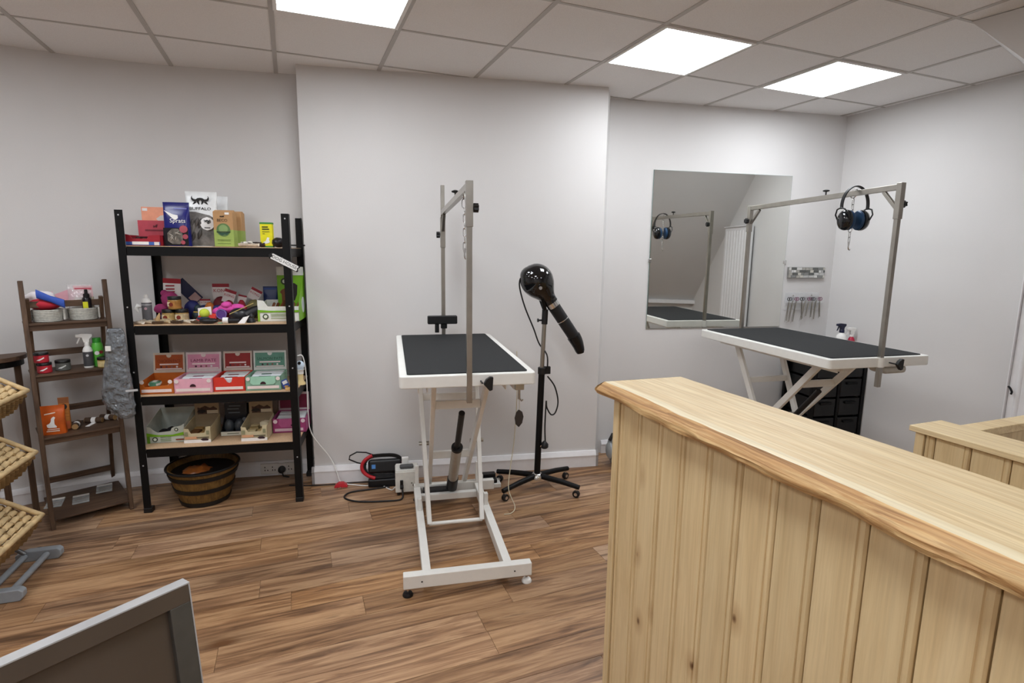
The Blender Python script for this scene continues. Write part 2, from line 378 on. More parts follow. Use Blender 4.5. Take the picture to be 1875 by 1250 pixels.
for k in range(9):
    xs = -.14+k*.034+(.02 if k > 2 else 0); tilt = random.uniform(-6, 12); ln_ = random.uniform(.13,.19)
    X = Vector((xs, -.03, .055))
    wx, wy = onwallR(1.77+xs, .03)
    pos = ['leftmost', 'second from the left', 'third from the left', 'fourth from the left', 'middle', 'fourth from the right', 'third from the right', 'second from the right', 'rightmost'][k]
    s_ = thing('scissors', f'steel grooming scissors hanging in the acrylic holder, {pos} of the nine', 'scissors', (wx, wy, 1.215), MY, 'scissors in the wall holder')
    hm = mat(['#2b2b2e','#9a9a9c','#7b3f5c'][k % 3], .3, .5)
    for sx in (-1, 1):
        pts = [(sx*.009+.011*math.cos(a), 0, .018+.013*math.sin(a)) for a in [2*math.pi*i/12 for i in range(12)]]
        obj('finger_ring', MB().tube(pts, .003, 6, True), hm, s_, smooth=60)
    Mx = rot(tilt, 'Y')
    obj('blade', MB().prism([(-.004,-.002),(.004,-.002),(.004,.001),(-.004,.001)], -ln_*.93, .008, Mx), STEEL, s_)
    obj('blade', MB().add([(-.006,.0015,0),(.005,.0015,0),(.001,.0015,-ln_),(-.006,.0035,0),(.005,.0035,0),(.001,.0035,-ln_)], [(0,1,2),(5,4,3),(0,3,4,1),(1,4,5,2),(2,5,3,0)], rot(tilt+4, 'Y')), STEEL, s_)

# radiator on the right wall
RY = math.atan2(-.935, .355)
t = thing('radiator', 'tall white ribbed radiator on the right wall, cut by the picture edge', 'radiator', (3.18, 3.375, 0), RY)
# local x runs along the wall towards the camera, +y is into the wall's left side = away from room
side = -1
pan = MB().box(0,.56,-.075,-.03,.45,1.90)
obj('panel', pan, SKIRT, t, bevel=.006)
for k in range(8):
    obj('rib', MB().tube([(.05+k*.066,-.064,.49),(.05+k*.066,-.064,1.86)], .019, 10), SKIRT, t, smooth=60)
obj('side_cover', MB().box(-.008,0,-.09,-.02,.45,1.90), SKIRT, t, bevel=.003)
obj('top_grille', MB().box(0,.56,-.09,-.02,1.90,1.912), SKIRT, t, bevel=.003)
obj('bracket', MB().box(.1,.16,-.03,-.001,1.3,1.36).box(.4,.46,-.03,-.001,1.3,1.36).box(.1,.16,-.03,-.001,.6,.66).box(.4,.46,-.03,-.001,.6,.66), STEEL, t)
obj('cable_tail', MB().tube([(.01,-.098,.80),(.025,-.105,.79),(.035,-.104,.77),(.03,-.1,.755)], .006, 6), BLACKP, t, smooth=60)

# black drawer tower in the right corner
x, y = 2.59, 4.225
t = thing('drawer_tower', 'black plastic drawer tower in the right corner behind the grooming table', 'drawers', (x, y, 0), R(12))
fr = MB()
W_, D_, H_ = .49, .34, .80
for sx in (-1, 1):
    for sy in (0, 1): fr.box(sx*W_/2-(.03 if sx > 0 else 0), sx*W_/2+(.03 if sx < 0 else 0), sy*D_-(.03 if sy else 0), sy*D_+(0 if sy else .03), 0, H_)
fr.box(-.01,.01,0,.02,0,H_)
obj('frame', fr, BLACKM, t, bevel=.003)
obj('top', MB().box(-W_/2,W_/2,0,D_,H_,H_+.02), BLACKM, t, bevel=.004)
obj('back_panel', MB().box(-W_/2+.03,W_/2-.03,D_-.01,D_-.002,.0,H_), BLACKM, t)
for c_ in (0, 1):
    for k in range(5):
        x0 = -W_/2+.034 if c_ == 0 else .014; x1 = -.014 if c_ == 0 else W_/2-.034
        d = obj('drawer', MB().box(x0,x1,.004,D_-.02,.02+k*.155,.02+k*.155+.142), mat('#08080a', .3), t, bevel=.008)
        obj('handle', MB().box((x0+x1)/2-.05,(x0+x1)/2+.05,-.012,.004,.02+k*.155+.10,.02+k*.155+.118), BLACKM, d, bevel=.004)

def trigger_bottle(name, label, loc, rz, h, r, body, head, lab=None, labtxt=None, dirx=-1, group=None):
    t = thing(name, label, 'bottle', loc, R(rz), group)
    hb = h*.70
    obj('body', MB().lathe([(r*.95,0),(r,.006),(r,hb*.78),(r*.8,hb*.9),(r*.45,hb),(r*.42,hb+.01)], 20), body, t, smooth=40)
    if lab: obj('label_wrap', MB().lathe([(r*1.012,hb*.08),(r*1.012,hb*.74)], 20), lab, t, smooth=40)
    obj('collar', MB().lathe([(r*.5,hb),(r*.5,hb+.02),(r*.42,hb+.025)], 16), head, t, smooth=40)
    hd = MB()
    z = hb+.02
    poly = [(-.014,z),(.014,z),(.016,z+.02),(.03,z+.035),(.03,z+.05),(-.02,z+.055),(-.05,z+.05),(-.05,z+.034),(-.02,z+.03)]
    hd.prism([(x*-dirx if dirx else x, y) for x, y in poly], -.011, .011, rot(90,'X'))
    obj('spray_head', hd, head, t, bevel=.003)
    tr = MB().tube([(dirx*.03,0,z+.034),(dirx*.036,0,z+.018),(dirx*.046,0,z-.004)], [.006,.005,.004], 8)
    obj('trigger', tr, head, t, smooth=60)
    return t
trigger_bottle('spray_bottle', 'white spray bottle with a navy trigger head standing on the black drawer tower', (2.64,4.355,.82), 12, .235, .038, WHITE, mat('#101434', .3), dirx=-1)
t = trigger_bottle('spray_bottle', 'small white and crimson spray bottle on the drawer tower, right of the navy-topped one', (2.735,4.375,.82), 12, .185, .026, mat('#b01f3f', .3), WHITE, dirx=-1)

# pet blower standing on the floor right of the chimney breast
t = thing('floor_blower', 'black floor blower with a grey round filter end, in the gap right of the column', 'blower', (.86,3.98,0), R(12))
obj('body', MB().lathe([(.05,-.12),(.085,-.11),(.095,-.05),(.095,.12),(.07,.16)], 24, T(.06,0,.12) @ rot(90,'Y')), BLACKP, t, smooth=40)
obj('filter_ring', MB().lathe([(.05,0),(.088,.0),(.094,.012),(.094,.03),(.086,.035)], 24, T(-.07,0,.12) @ rot(-90,'Y')), mat('#8e9295', .4), t, smooth=40, bevel=.002)
obj('filter_cap', MB().lathe([(.03,0),(.062,0),(.062,.022),(.05,.03)], 24, T(-.10,0,.12) @ rot(-90,'Y')), mat('#a5a9ab', .4), t, smooth=40)
obj('carry_handle', MB().tube([(-.12,0,.20),(-.1,0,.245),(.0,0,.255),(.12,0,.245),(.15,0,.21)], .013, 8), BLACKP, t, smooth=60)
obj('skid', MB().box(-.08,.16,-.07,.07,0,.03), BLACKP, t, bevel=.006)

# ================================================================ GROOMING TABLES
def knob_star(mb, c, r, t, axis_M):
    pts = []
    for i in range(24):
        a = 2*math.pi*i/24; rr = r*(1+.18*math.cos(6*a)); pts.append((rr*math.cos(a), rr*math.sin(a)))
    mb.prism(pts, 0, t, T(*c) @ axis_M)
def grooming_table(name, label, loc, yaw, L_, W_, H_, hp, hb, ztop, backbox, backpost_top, rail_bz, front_drop=.13):
    t = thing(name, label, 'grooming table', loc, yaw)
    x1, y1 = W_/2, L_/2
    def rr(a, b, rad, n=5):
        pts = []
        for cx, cy, a0 in ((a-rad,b-rad,0),(-a+rad,b-rad,90),(-a+rad,-b+rad,180),(a-rad,-b+rad,270)):
            for k in range(n+1):
                g = R(a0+90*k/n); pts.append((cx+rad*math.cos(g), cy+rad*math.sin(g)))
        return pts
    # top frame: rim plus underside
    top = obj('tabletop', MB().prism(rr(x1,y1,.022), H_-.056, H_), TABLEW, t, bevel=.006)
    obj('rubber_mat', MB().prism(rr(x1-.034,y1-.026,.015), H_+.0003, H_+.0045), RUBBER, t, bevel=.001)
    if not backbox:
        for sy in (-1, 1): obj('post_socket', MB().cyl((0,sy*(y1-.012),H_-.055),(0,sy*(y1-.012),H_-.001),.026,n=20), TABLEW, t, smooth=40)
    # guide channels under the top
    for sx in (-1, 1):
        ch = MB().box(sx*.2-.022,sx*.2+.022,-.5*L_+.07,.5*L_-.07,H_-.062,H_-.056).box(sx*.2-.022,sx*.2-.018,-.5*L_+.07,.5*L_-.07,H_-.095,H_-.062).box(sx*.2+.018,sx*.2+.022,-.5*L_+.07,.5*L_-.07,H_-.095,H_-.062)
        obj('guide_channel', ch, TABLEW, t)
    zt = H_-.075
    # scissor legs
    ayb, ayt, byb, byt = -.06, .40*L_/1.22, .46, -.34*L_/1.22
    for sx in (-1, 1):
        obj('outer_leg', MB().bar((sx*.148,ayb,.075), (sx*.178,ayt,zt), .024, .042, (0,0,1)), TABLEW, t, bevel=.003)
        obj('inner_leg', MB().bar((sx*.112,byb,.085), (sx*.135,byt,zt), .024, .042, (0,0,1)), TABLEW, t, bevel=.003)
        obj('pivot_bolt', MB().cyl((sx*.11,.155,.475),(sx*.19,.155,.475),.012,n=12), STEEL, t, smooth=40)
        obj('roller', MB().cyl((sx*.17,byt,zt),(sx*.222,byt,zt),.016,n=14), BLACKP, t, smooth=40)
    obj('foot_tube', MB().cyl((-.15,ayb,.078),(.15,ayb,.078),.011,n=12), TABLEW, t, smooth=40)
    obj('head_tube', MB().cyl((-.20,ayt,zt),(.20,ayt,zt),.011,n=12), TABLEW, t, smooth=40)
    obj('rear_tube', MB().cyl((-.20,byb,.085),(.20,byb,.085),.011,n=12), TABLEW, t, smooth=40)
    k = .80
    for kk, nm in ((.80,'upper_brace'),(.34,'lower_brace')):
        y_ = byb+(byt-byb)*kk; z_ = .085+(zt-.085)*kk
        obj(nm, MB().box(-.118,.118,y_-.012,y_+.012,z_-.022,z_+.022), TABLEW, t, bevel=.003)
    y_ = ayb+(ayt-ayb)*.72; z_ = .075+(zt-.075)*.72
    obj('leg_brace', MB().box(-.16,.16,y_-.01,y_+.01,z_-.02,z_+.02), TABLEW, t, bevel=.003)
    # linear actuator
    yb, zb = byb-.10, .09
    yt, zt2 = byb+(byt-byb)*.80, .085+(zt-.085)*.80-.05
    P0 = Vector((.02,yb,zb)); P1 = Vector((.02,yt,zt2)); D = P1-P0
    ac = obj('actuator', MB().cyl(tuple(P0+D*.16), tuple(P0+D*.58), .030, n=18), mat('#b9b3a8', .35, .4), t, smooth=40)
    obj('motor', MB().cyl(tuple(P0), tuple(P0+D*.17), .034, n=16).box(-.16,.02,yb-.03,yb+.03,.05,.10), BLACKP, ac, smooth=40, bevel=.003)
    obj('piston_rod', MB().cyl(tuple(P0+D*.58), tuple(P1), .017, n=14), BLACKP, ac, smooth=40)
    obj('rod_collar', MB().cyl(tuple(P0+D*.575), tuple(P0+D*.60), .033, n=18), BLACKP, ac, smooth=40)
    # base: two channel rails, front and rear bars, uprights, levelling feet
    for sx in (-1, 1):
        xr = sx*.195
        rail = MB().box(xr-.02,xr+.02,-.555,.40,.092,.098).box(xr-.02,xr-.015,-.555,.40,.04,.092).box(xr+.015,xr+.02,-.555,-.05,.04,.092).box(xr-.02,xr+.02,-.555,.40,.04,.045)
        obj('base_rail', rail, TABLEW, t, bevel=.0015)
        obj('stop_post', MB().box(xr-.012,xr+.012,.07,.10,.098,.17), TABLEW, t, bevel=.003)
        obj('end_post', MB().box(xr-.012,xr+.012,.40,.425,.098,.24), TABLEW, t, bevel=.003)
    fb = obj('front_bar', MB().box(-.305,.305,-.60,-.555,.043,.108), TABLEW, t, bevel=.004)
    for sx in (-.22,.22): obj('screw_hole', MB().disc((sx,-.601,.075), .004, .002, 10), BLACKP, fb)
    obj('rear_bar', MB().box(-.215,.305,.40,.44,.043,.108), TABLEW, t, bevel=.004)
    obj('motor_tray', MB().box(-.175,.175,.30,.335,.045,.085), TABLEW, t, bevel=.003)
    for sx in (-1, 1):
        for yy in (-.578,.42):
            xf = sx*(.285 if yy < 0 else .195)
            lf = obj('levelling_foot', MB().lathe([(.024,0),(.025,.006),(.02,.016),(.009,.02)], 18, T(xf,yy,0)), BLACKP if sx < 0 else WHITE, t, smooth=40)
            obj('foot_bolt', MB().cyl((xf,yy,.018),(xf,yy,.05),.006,n=10), CHROME, lf, smooth=40)
    # H-frame arm
    pw = .024
    yf, yk = -(y1-.008), (y1-.008)
    obj('front_post', MB().box(-pw/2,pw/2,yf-pw/2,yf+pw/2,H_-front_drop,hp-.16), STEEL, t, bevel=.002)
    obj('front_sleeve', MB().box(-pw/2-.0035,pw/2+.0035,yf-pw/2-.0035,yf+pw/2+.0035,hp-.19,hp), STEEL, t, bevel=.002)
    obj('rear_post', MB().box(-pw/2,pw/2,yk-pw/2,yk+pw/2,H_-front_drop,backpost_top), STEEL, t, bevel=.002)
    obj('rear_sleeve', MB().box(-pw/2-.0035,pw/2+.0035,yk-pw/2-.0035,yk+pw/2+.0035,hb-.19,hb), STEEL, t, bevel=.002)
    obj('crossbar', MB().bar((0,yf+.012,ztop-.016),(0,yk-.012,rail_bz-.016),.026,.03), STEEL, t, bevel=.002)
    for s, yy, zz in ((1,yf,ztop),(-1,yk,rail_bz)):
        obj('gusset', MB().bar((0,yy+s*.014,zz-.125),(0,yy+s*.10,zz-.032),.018,.018), STEEL, t, bevel=.0015)
    kb = MB(); knob_star(kb, (.018,yf,hp-.11), .017, .022, rot(90,'Y')); kb.cyl((.01,yf,hp-.11),(.03,yf,hp-.11),.006)
    obj('clamp_knob', kb, BLACKP, t, bevel=.002)
    kb = MB(); knob_star(kb, (-.018,yk,hb-.11), .017, -.022, rot(90,'Y'))
    obj('clamp_knob', kb, BLACKP, t, bevel=.002)
    ym = yf+(yk-yf)*.42; zm = ztop+(rail_bz-ztop)*.42
    obj('thumb_screw', MB().lathe([(.004,-.005),(.004,.018),(.018,.022),(.020,.028),(.006,.034)], 16, T(0,ym,zm)), BLACKP, t, smooth=40)
    # clamp wing knob in the front edge
    wk = MB().cyl((.05,-y1-.004,H_-.03),(.05,-y1-.05,H_-.03),.004)
    wk.prism([(.055,H_-.035),(.082,H_-.066),(.095,H_-.062),(.098,H_-.004),(.084,H_-.002),(.066,H_-.014)], y1+.035, y1+.055, rot(90,'X'))
    obj('wing_knob', wk, BLACKP, t, bevel=.003)
    if backbox:
        bb = obj('clamp_box', MB().box(-.105,.085,yk-.055,yk-.013,H_+.075,H_+.128), BLACKP, t, bevel=.006)
        obj('clamp_screw', MB().cyl((-.045,yk-.035,H_+.02),(-.045,yk-.035,H_+.08),.014,n=12), BLACKP, bb, smooth=40)
        obj('clamp_jaw', MB().box(-.02,.02,yk-.04,yk-.013,H_+.045,H_+.08), BLACKP, bb, bevel=.003)
    return t
CTY = R(12.5); CTL = Vector((-.318, 2.962, 0))
ctab = grooming_table('grooming_table', 'white grooming table with black mat, standing in the middle of the room', CTL, CTY, 1.22, .61, 1.05, 1.878, 1.80, 1.872, True, 1.995, 1.842)
RTY = R(14.5); RTL = Vector((1.914, 3.605, 0))
rtab = grooming_table('grooming_table', 'white grooming table with black mat, in front of the mirror behind the counter', RTL, RTY, 1.22, .70, 1.03, 1.976, 1.948, 1.970, False, 1.935, 1.946, .17)
obj('junction_box', MB().box(.06,.22,-.59,-.47,.925,.972), mat('#b6b4ae', .4), rtab, bevel=.02)
def loc2(L_, yaw, x, y, z): return Vector((L_.x+math.cos(yaw)*x-math.sin(yaw)*y, L_.y+math.sin(yaw)*x+math.cos(yaw)*y, z))

# chains hanging from the arms
def chain(label, top, yaw, n, ll, ring_at=1):
    t = thing('grooming_chain', label, 'chain', top, yaw)
    # snap bolt around the bar
    obj('top_snap', MB().tube([(.006*math.cos(a), .022*math.sin(a), -.018+.026*math.cos(a)) for a in [2*math.pi*i/16 for i in range(16)]], .003, 6, True), CHROME, t, smooth=60)
    z = -.045
    for k in range(n):
        pts = []
        hw, hl = (.012,.020) if k == ring_at else (.006, ll/2)
        for i in range(16):
            a = 2*math.pi*i/16; px = hw*math.cos(a); pz = (hl-hw)*(1 if math.sin(a) > 0 else -1)*(1 if abs(math.sin(a)) > .05 else 0)+hw*math.sin(a)
            pts.append((px, 0, z-hl+pz) if k % 2 == 0 else (0, px, z-hl+pz))
        obj('ring' if k == ring_at else 'link', MB().tube(pts, .0024, 6, True), CHROME, t, smooth=60)
        z -= 2*hl-.005
    sn = MB().cyl((0,0,z+.004),(0,0,z-.014),.006,n=10).tube([(0,0,z-.012),(0,0,z-.03),(.003,0,z-.042),(.010,0,z-.046),(.014,0,z-.038)], .004, 8)
    obj('snap_hook', sn, CHROME, t, smooth=50)
    return t
chain('silver chain with a snap hook hanging from the arm of the middle grooming table', loc2(CTL, CTY, 0, -.455, 1.862), CTY, 7, .036, 0)
chain('silver chain with a snap hook hanging beside the ear defenders', loc2(RTL, RTY, 0, -.305, 1.966), RTY, 8, .036, 5)

# ear defenders hung over the right table's arm
e = loc2(RTL, RTY, 0, -.32, 1.972)
t = thing('ear_defenders', 'black and blue ear defenders hung on the right grooming table arm', 'ear defenders', e, RTY-R(4))
t.scale = (1.12,1.12,1.12)
pts = [(.078*math.sin(a), 0, -.085+.10*math.cos(a)) for a in [R(-100+200*i/24) for i in range(25)]]
hb_ = MB()
rings = []
for i, p_ in enumerate(pts):
    a = R(-100+200*i/24); u = Vector((math.sin(a),0,math.cos(a)))
    c = Vector(p_)
    rings.append([tuple(c+u*q*.0025+Vector((0,s_*.009,0))) for q, s_ in ((-1,-1),(1,-1),(1,1),(-1,1))])
obj('headband', hb_.loft(rings), BLACKP, t, smooth=40)
for sx in (-1, 1):
    yk_ = MB().tube([(sx*.058,-.042,-.158),(sx*.072,-.044,-.13),(sx*.080,-.026,-.104),(sx*.080,0,-.096),(sx*.080,.026,-.104),(sx*.072,.044,-.13),(sx*.058,.042,-.158)], .004, 6)
    obj('yoke', yk_, BLACKP, t, smooth=60)
    c_ = obj('cup', MB().lathe([(.036,0),(.042,.002),(.043,.014),(.038,.03),(.026,.04),(.008,.044)], 22, T(sx*.036,0,-.158) @ rot(sx*90,'Y'), 1.25, 1), mat('#0c1016', .12, coat=.5), t, smooth=40)
    obj('cushion', MB().lathe([(.018,0),(.040,-.001),(.043,-.009),(.038,-.018),(.018,-.02)], 22, T(sx*.036,0,-.158) @ rot(sx*90,'Y'), 1.2, .98), mat('#1b3f63', .5), c_, smooth=40)

# tag on a clip under the middle table
e = loc2(CTL, CTY, .235, -.575, .994)
t = thing('leash_tag', 'dark leaf-shaped tag on a small clip hanging under the middle table', 'tag', e, CTY)
obj('clip', MB().box(-.02,.02,-.012,.012,-.03,0).cyl((0,0,-.03),(0,0,-.075),.006,n=8).tube([(0,0,-.07),(.012,0,-.085),(.018,0,-.078)], .004, 6), STEEL, t, smooth=50)
obj('cord', MB().tube([(0,0,-.07),(.002,0,-.11),(.001,0,-.13)], .0025, 6), mat('#b8b2a8'), t)
obj('leaf', MB().prism([(.0,.0),(.016,-.012),(.022,-.035),(.016,-.065),(.0,-.085),(-.015,-.07),(-.02,-.04),(-.012,-.012)], -.004, .004, T(0,0,-.125) @ rot(90,'X')), mat('#2d2725', .5), t, bevel=.002)

# power box, pedal, extension reel, cables round the middle table
t = thing('control_box', 'white power control box on the floor left of the table base', 'control box', loc2(CTL, CTY, -.255, .575, 0), CTY)
obj('housing', MB().box(-.075,.075,-.07,.07,.022,.165), mat('#dedcd4', .4), t, bevel=.006)
obj('lid', MB().box(-.07,.07,-.065,.065,.165,.172), mat('#e3e1da', .4), t, bevel=.003)
obj('handset', MB().box(-.045,.045,-.045,.0,.172,.195), mat('#4b4c4e', .4), t, bevel=.01)
obj('plug', MB().cyl((-.035,-.07,.075),(-.035,-.095,.06),.012,n=10).box(-.045,-.025,-.082,-.07,.055,.11), BLACKP, t, bevel=.003)
for x_, z_ in ((.03,.075),(.045,.06)): obj('socket', MB().disc((x_,-.07,z_+.01), .010 if x_ > .04 else .005, -.004, 12), mat('#7d7a70', .4), t)
for sx in (-.055,.055):
    for sy in (-.05,.05): obj('foot', MB().cyl((sx,sy,0),(sx,sy,.024),.01,n=10), BLACKP, t)
obj('adaptor', MB().box(-.03,.015,.02,.05,.172,.225), WHITE, t, bevel=.004)
t = thing('foot_pedal', 'white and black foot pedal on the floor right of the table base', 'foot pedal', loc2(CTL, CTY, .30, .57, 0), CTY)
obj('base', MB().box(-.06,.075,-.06,.06,0,.03), TABLEW, t, bevel=.004)
obj('pedal_plate', MB().box(-.05,.05,-.05,.0,.03,.055).box(-.05,.05,.008,.055,.03,.075), BLACKP, t, bevel=.005)
obj('guard', MB().box(-.06,-.05,-.06,.06,.03,.10), TABLEW, t, bevel=.003)

CB = Vector((-.80,3.63,0))
t = thing('extension_reel', 'black extension cable wound on a red frame leaning on the skirting', 'extension lead', (-.872,3.572,0), R(11))
Mr = T(0,0,.135) @ rot(-14,'X')
ov = lambda rx, rz, y, n=40: [(rx*math.cos(2*math.pi*i/n), y, rz*math.sin(2*math.pi*i/n)) for i in range(n)]
fm = MB()
sp = lambda rx, rz, y: [(math.copysign(abs(math.cos(a))**.6, math.cos(a))*rx, y, math.copysign(abs(math.sin(a))**.8, math.sin(a))*rz) for a in [2*math.pi*i/40 for i in range(40)]]
for k in range(3): fm.tube(sp(.135-.008*k,.078-.008*k,-.012+.012*k), .006, 6, True, Mr)
obj('cable_coil', fm, BLACKP, t, smooth=60)
for a0 in (120,-30):
    rf = MB(); rf.tube([(math.cos(R(a))*.14-(0 if a0 > 90 else 0), -.02, math.sin(R(a))*.085) for a in range(a0, a0+(130 if a0 > 90 else 50), 8)], .012, 8, M=Mr)
    obj('red_frame', rf, mat('#b3202a', .4), t, smooth=50)
obj('socket_block', MB().box(-.10,.13,-.022,.022,-.05,.045, Mr), BLACKP, t, bevel=.02)
obj('label_square', MB().box(-.075,-.05,-.0245,-.022,-.015,.012, Mr), mat('#4d86c9', .4), t)
obj('loop', MB().tube([(-.05,.01,.205),(-.11,.0,.235),(-.17,-.01,.245),(-.215,-.02,.225),(-.22,-.02,.20),(-.17,-.01,.17),(-.11,0,.15)], .005, 6), BLACKP, t, smooth=60)
obj('stand_foot', MB().box(-.1,.12,-.05,.05,0,.055), BLACKP, t, bevel=.01)

def cable(name, label, pts, r, m, cat='cable'):
    # smooth polyline through points
    P = [Vector(p) for p in pts]; out = []
    for i in range(len(P)-1):
        p0 = P[max(0,i-1)]; p1 = P[i]; p2 = P[i+1]; p3 = P[min(len(P)-1,i+2)]
        for k in range(8):
            s = k/8; out.append(.5*((2*p1)+(p2-p0)*s+(2*p0-5*p1+4*p2-p3)*s*s+(3*p1-p0-3*p2+p3)*s**3))
    out.append(P[-1])
    return tag(obj(name, MB().tube(out, r, 7), m, smooth=60), label, cat)
cable('power_cable', 'black cable looped on the floor in front of the control box', [(-.70,3.36,.06),(-.70,3.33,.008),(-.80,3.30,.006),(-.97,3.29,.006),(-1.07,3.34,.006),(-1.06,3.42,.006),(-.95,3.47,.006),(-.82,3.52,.006)], .006, BLACKP)
cable('power_cable', 'white lead running along the floor from the red plug to the control box', [(-1.14,3.53,.02),(-1.08,3.545,.006),(-.98,3.53,.006),(-.90,3.555,.006),(-.80,3.47,.006),(-.77,3.45,.03),(-.745,3.45,.05)], .004, WHITE)
cable('power_cable', 'white lead hanging down the column from the metal shelf to the red plug', [(-1.405,3.53,.90),(-1.375,3.545,.89),(-1.36,3.55,.75),(-1.36,3.55,.50),(-1.34,3.548,.36),(-1.24,3.57,.20),(-1.20,3.565,.12),(-1.17,3.55,.04),(-1.155,3.535,.02)], .004, WHITE)
cable('pull_cord', 'thin cream cord hanging beside the dryer stand down to the floor', [(.03,3.30,.99),(.035,3.31,.7),(.02,3.33,.4),(0,3.30,.25),(-.01,3.25,.12),(.03,3.2,.03),(.01,3.16,.006),(-.035,3.14,.006)], .003, mat('#cfc6ae'))
cable('power_cable', 'thin black cable along the floor edge below the column skirting', [(-1.50,3.52,.006),(-1.3,3.53,.006),(-1.1,3.575,.006),(-.95,3.60,.006)], .004, BLACKP)
t = thing('mains_plug', 'red mains plug lying on the floor in front of the column skirting', 'plug', (-1.15,3.525,0), R(10))
obj('body', MB().loft([[(-.045,-.022,0),(.045,-.022,0),(.045,.022,0),(-.045,.022,0)],[(-.04,-.02,.014),(.04,-.02,.014),(.04,.02,.014),(-.04,.02,.014)],[(-.016,-.012,.034),(.016,-.012,.034),(.016,.012,.034),(-.016,.012,.034)]]), mat('#c0202c', .35), t, bevel=.004)
obj('pin', MB().box(-.004,.004,-.04,-.022,.006,.012).box(-.024,-.018,-.038,-.022,.003,.008).box(.018,.024,-.038,-.022,.003,.008), CHROME, t)

# sockets on the left skirting with a black plug
sk = R(11.1)
for k, (xx, yy, lab) in enumerate(((-1.70,3.682,'white double socket on the left skirting with empty pin holes'),(-1.545,3.712,'white socket on the left skirting hidden behind the shelf leg'))):
    t = thing('wall_socket', lab, 'socket', (xx, yy, .06), sk)
    obj('plate', MB().box(-.06,.06,-.012,.0,-.038,.038), mat('#cfcdc9', .4), t, bevel=.003)
    for px_, pz_ in ((-.03,.012),(-.03,-.01),(-.012,-.01),(.02,.012),(.02,-.01),(.036,-.01)): obj('pin_hole', MB().box(px_-.003,px_+.003,-.0125,-.011,pz_-.005,pz_+.005), BLACKP, t)
t = thing('mains_plug', 'black mains plug pushed into the left skirting socket', 'plug', (-1.615,3.685,.055), sk)
obj('body', MB().lathe([(.024,0),(.026,.008),(.022,.03),(.012,.036)], 16, rot(90,'X')), BLACKP, t, smooth=40)
obj('lead', MB().tube([(0,-.01,-.02),(.01,-.02,-.045),(.05,-.03,-.05)], .005, 6), BLACKP, t, smooth=60)
obj('adaptor', MB().box(-.03,.03,0,.012,-.04,.04), mat('#cfcdc9'), t, bevel=.003)

# ================================================================ DRYER ON STAND
DX, DY = .18, 3.52; DA = R(11)
t = thing('stand_dryer', 'black stand dryer with a round head and long nozzle, beside the column', 'dryer', (DX, DY, 0), DA)
obj('hub', MB().lathe([(.03,.075),(.045,.08),(.045,.10),(.03,.118),(.022,.12)], 20), CHROME, t, smooth=40)
for a in (-36, 30, 144, 210):
    d = Vector((math.cos(R(a)), math.sin(R(a)), 0)); Lr = .30
    leg = obj('base_leg', MB().tube([tuple(d*.03+Vector((0,0,.10))), tuple(d*Lr*.6+Vector((0,0,.088))), tuple(d*Lr+Vector((0,0,.072)))], [.020,.018,.016], 10), BLACKM, t, smooth=50)
    c_ = d*(Lr-.02)
    cs = obj('caster', MB().cyl((c_.x-.012*d.y,c_.y+.012*d.x,.024),(c_.x+.012*d.y,c_.y-.012*d.x,.024),.024,n=18), BLACKP, t, smooth=40, bevel=.003)
    obj('caster_cap', MB().cyl((c_.x-.014*d.y,c_.y+.014*d.x,.024),(c_.x+.014*d.y,c_.y-.014*d.x,.024),.011,n=14).cyl((c_.x,c_.y,.045),(c_.x,c_.y,.075),.007,n=10), CHROME, cs, smooth=40)
obj('lower_pole', MB().cyl((0,0,.10),(.018,0,.83),.021,n=18), BLACKM, t, smooth=40)
obj('pole_clamp', MB().cyl((.0185,0,.80),(.019,0,.845),.027,n=16).box(.03,.075,-.012,.012,.80,.85), BLACKP, t, smooth=40, bevel=.003)
obj('upper_pole', MB().cyl((.019,0,.845),(.030,0,1.17),.0145,n=16), STEEL, t, smooth=40)
obj('pole_socket', MB().cyl((.029,0,1.13),(.032,0,1.225),.020,n=16).cyl((.01,0,1.155),(-.012,0,1.155),.006,n=8).cyl((-.01,0,1.155),(-.018,0,1.155),.012,n=10), BLACKP, t, smooth=40)
for s_ in (-1, 1): obj('fork', MB().bar((.030,s_*.012,1.22),(-.02,s_*.055,1.37),.012,.022,(1,0,0)), BLACKM, t, bevel=.002)
hx, hz = -.02, 1.40
ax = Vector((.242,0,-.344)).normalized()
hd = MB()
Mh = T(hx,0,hz)
prof = []
for k in range(29):
    s = -.121+.281*k/28
    e_ = .107*math.sqrt(max(.004, 1-((s+.013)/.1085)**2)) if s < .05 else 0
    f_ = max(0, min(1, (s-.02)/.12)); nk = .099*(1-f_*f_*(3-2*f_))+.046*f_*f_*(3-2*f_)
    prof.append((e_ if s < .02 else max(e_, nk) if s < .03 else nk, s))
q = Vector((0,0,1)).rotation_difference(ax).to_matrix().to_4x4()
hd.lathe(prof, 28, Mh @ q, 1.0, .92)
head = obj('motor_head', hd, GLOSSB, t, smooth=60)
obj('head_shoulder', MB().ell((hx-.042,0,hz+.038),(.074,.08,.066),24,16), GLOSSB, head, smooth=60)
obj('side_screw', MB().disc((hx-.01,-.105,hz-.03),.011,-.012,14), CHROME, head, smooth=40)
obj('switch', MB().cyl((hx+.075,-.03,hz-.075),(hx+.10,-.035,hz-.095),.014,n=12), BLACKP, head, smooth=40)
def along(s): return Vector((hx,0,hz))+ax*s
obj('neck_ring', MB().cyl(tuple(along(.16)),tuple(along(.192)),.042,n=22), CHROME, t, smooth=40)
nz = obj('nozzle_tube', MB().cyl(tuple(along(.19)),tuple(along(.45)),.040,.039,n=22), BLACKP, t, smooth=40)
obj('silver_band', MB().cyl(tuple(along(.295)),tuple(along(.30)),.0405,n=22), CHROME, nz, smooth=40)
tip = MB(); tp = []
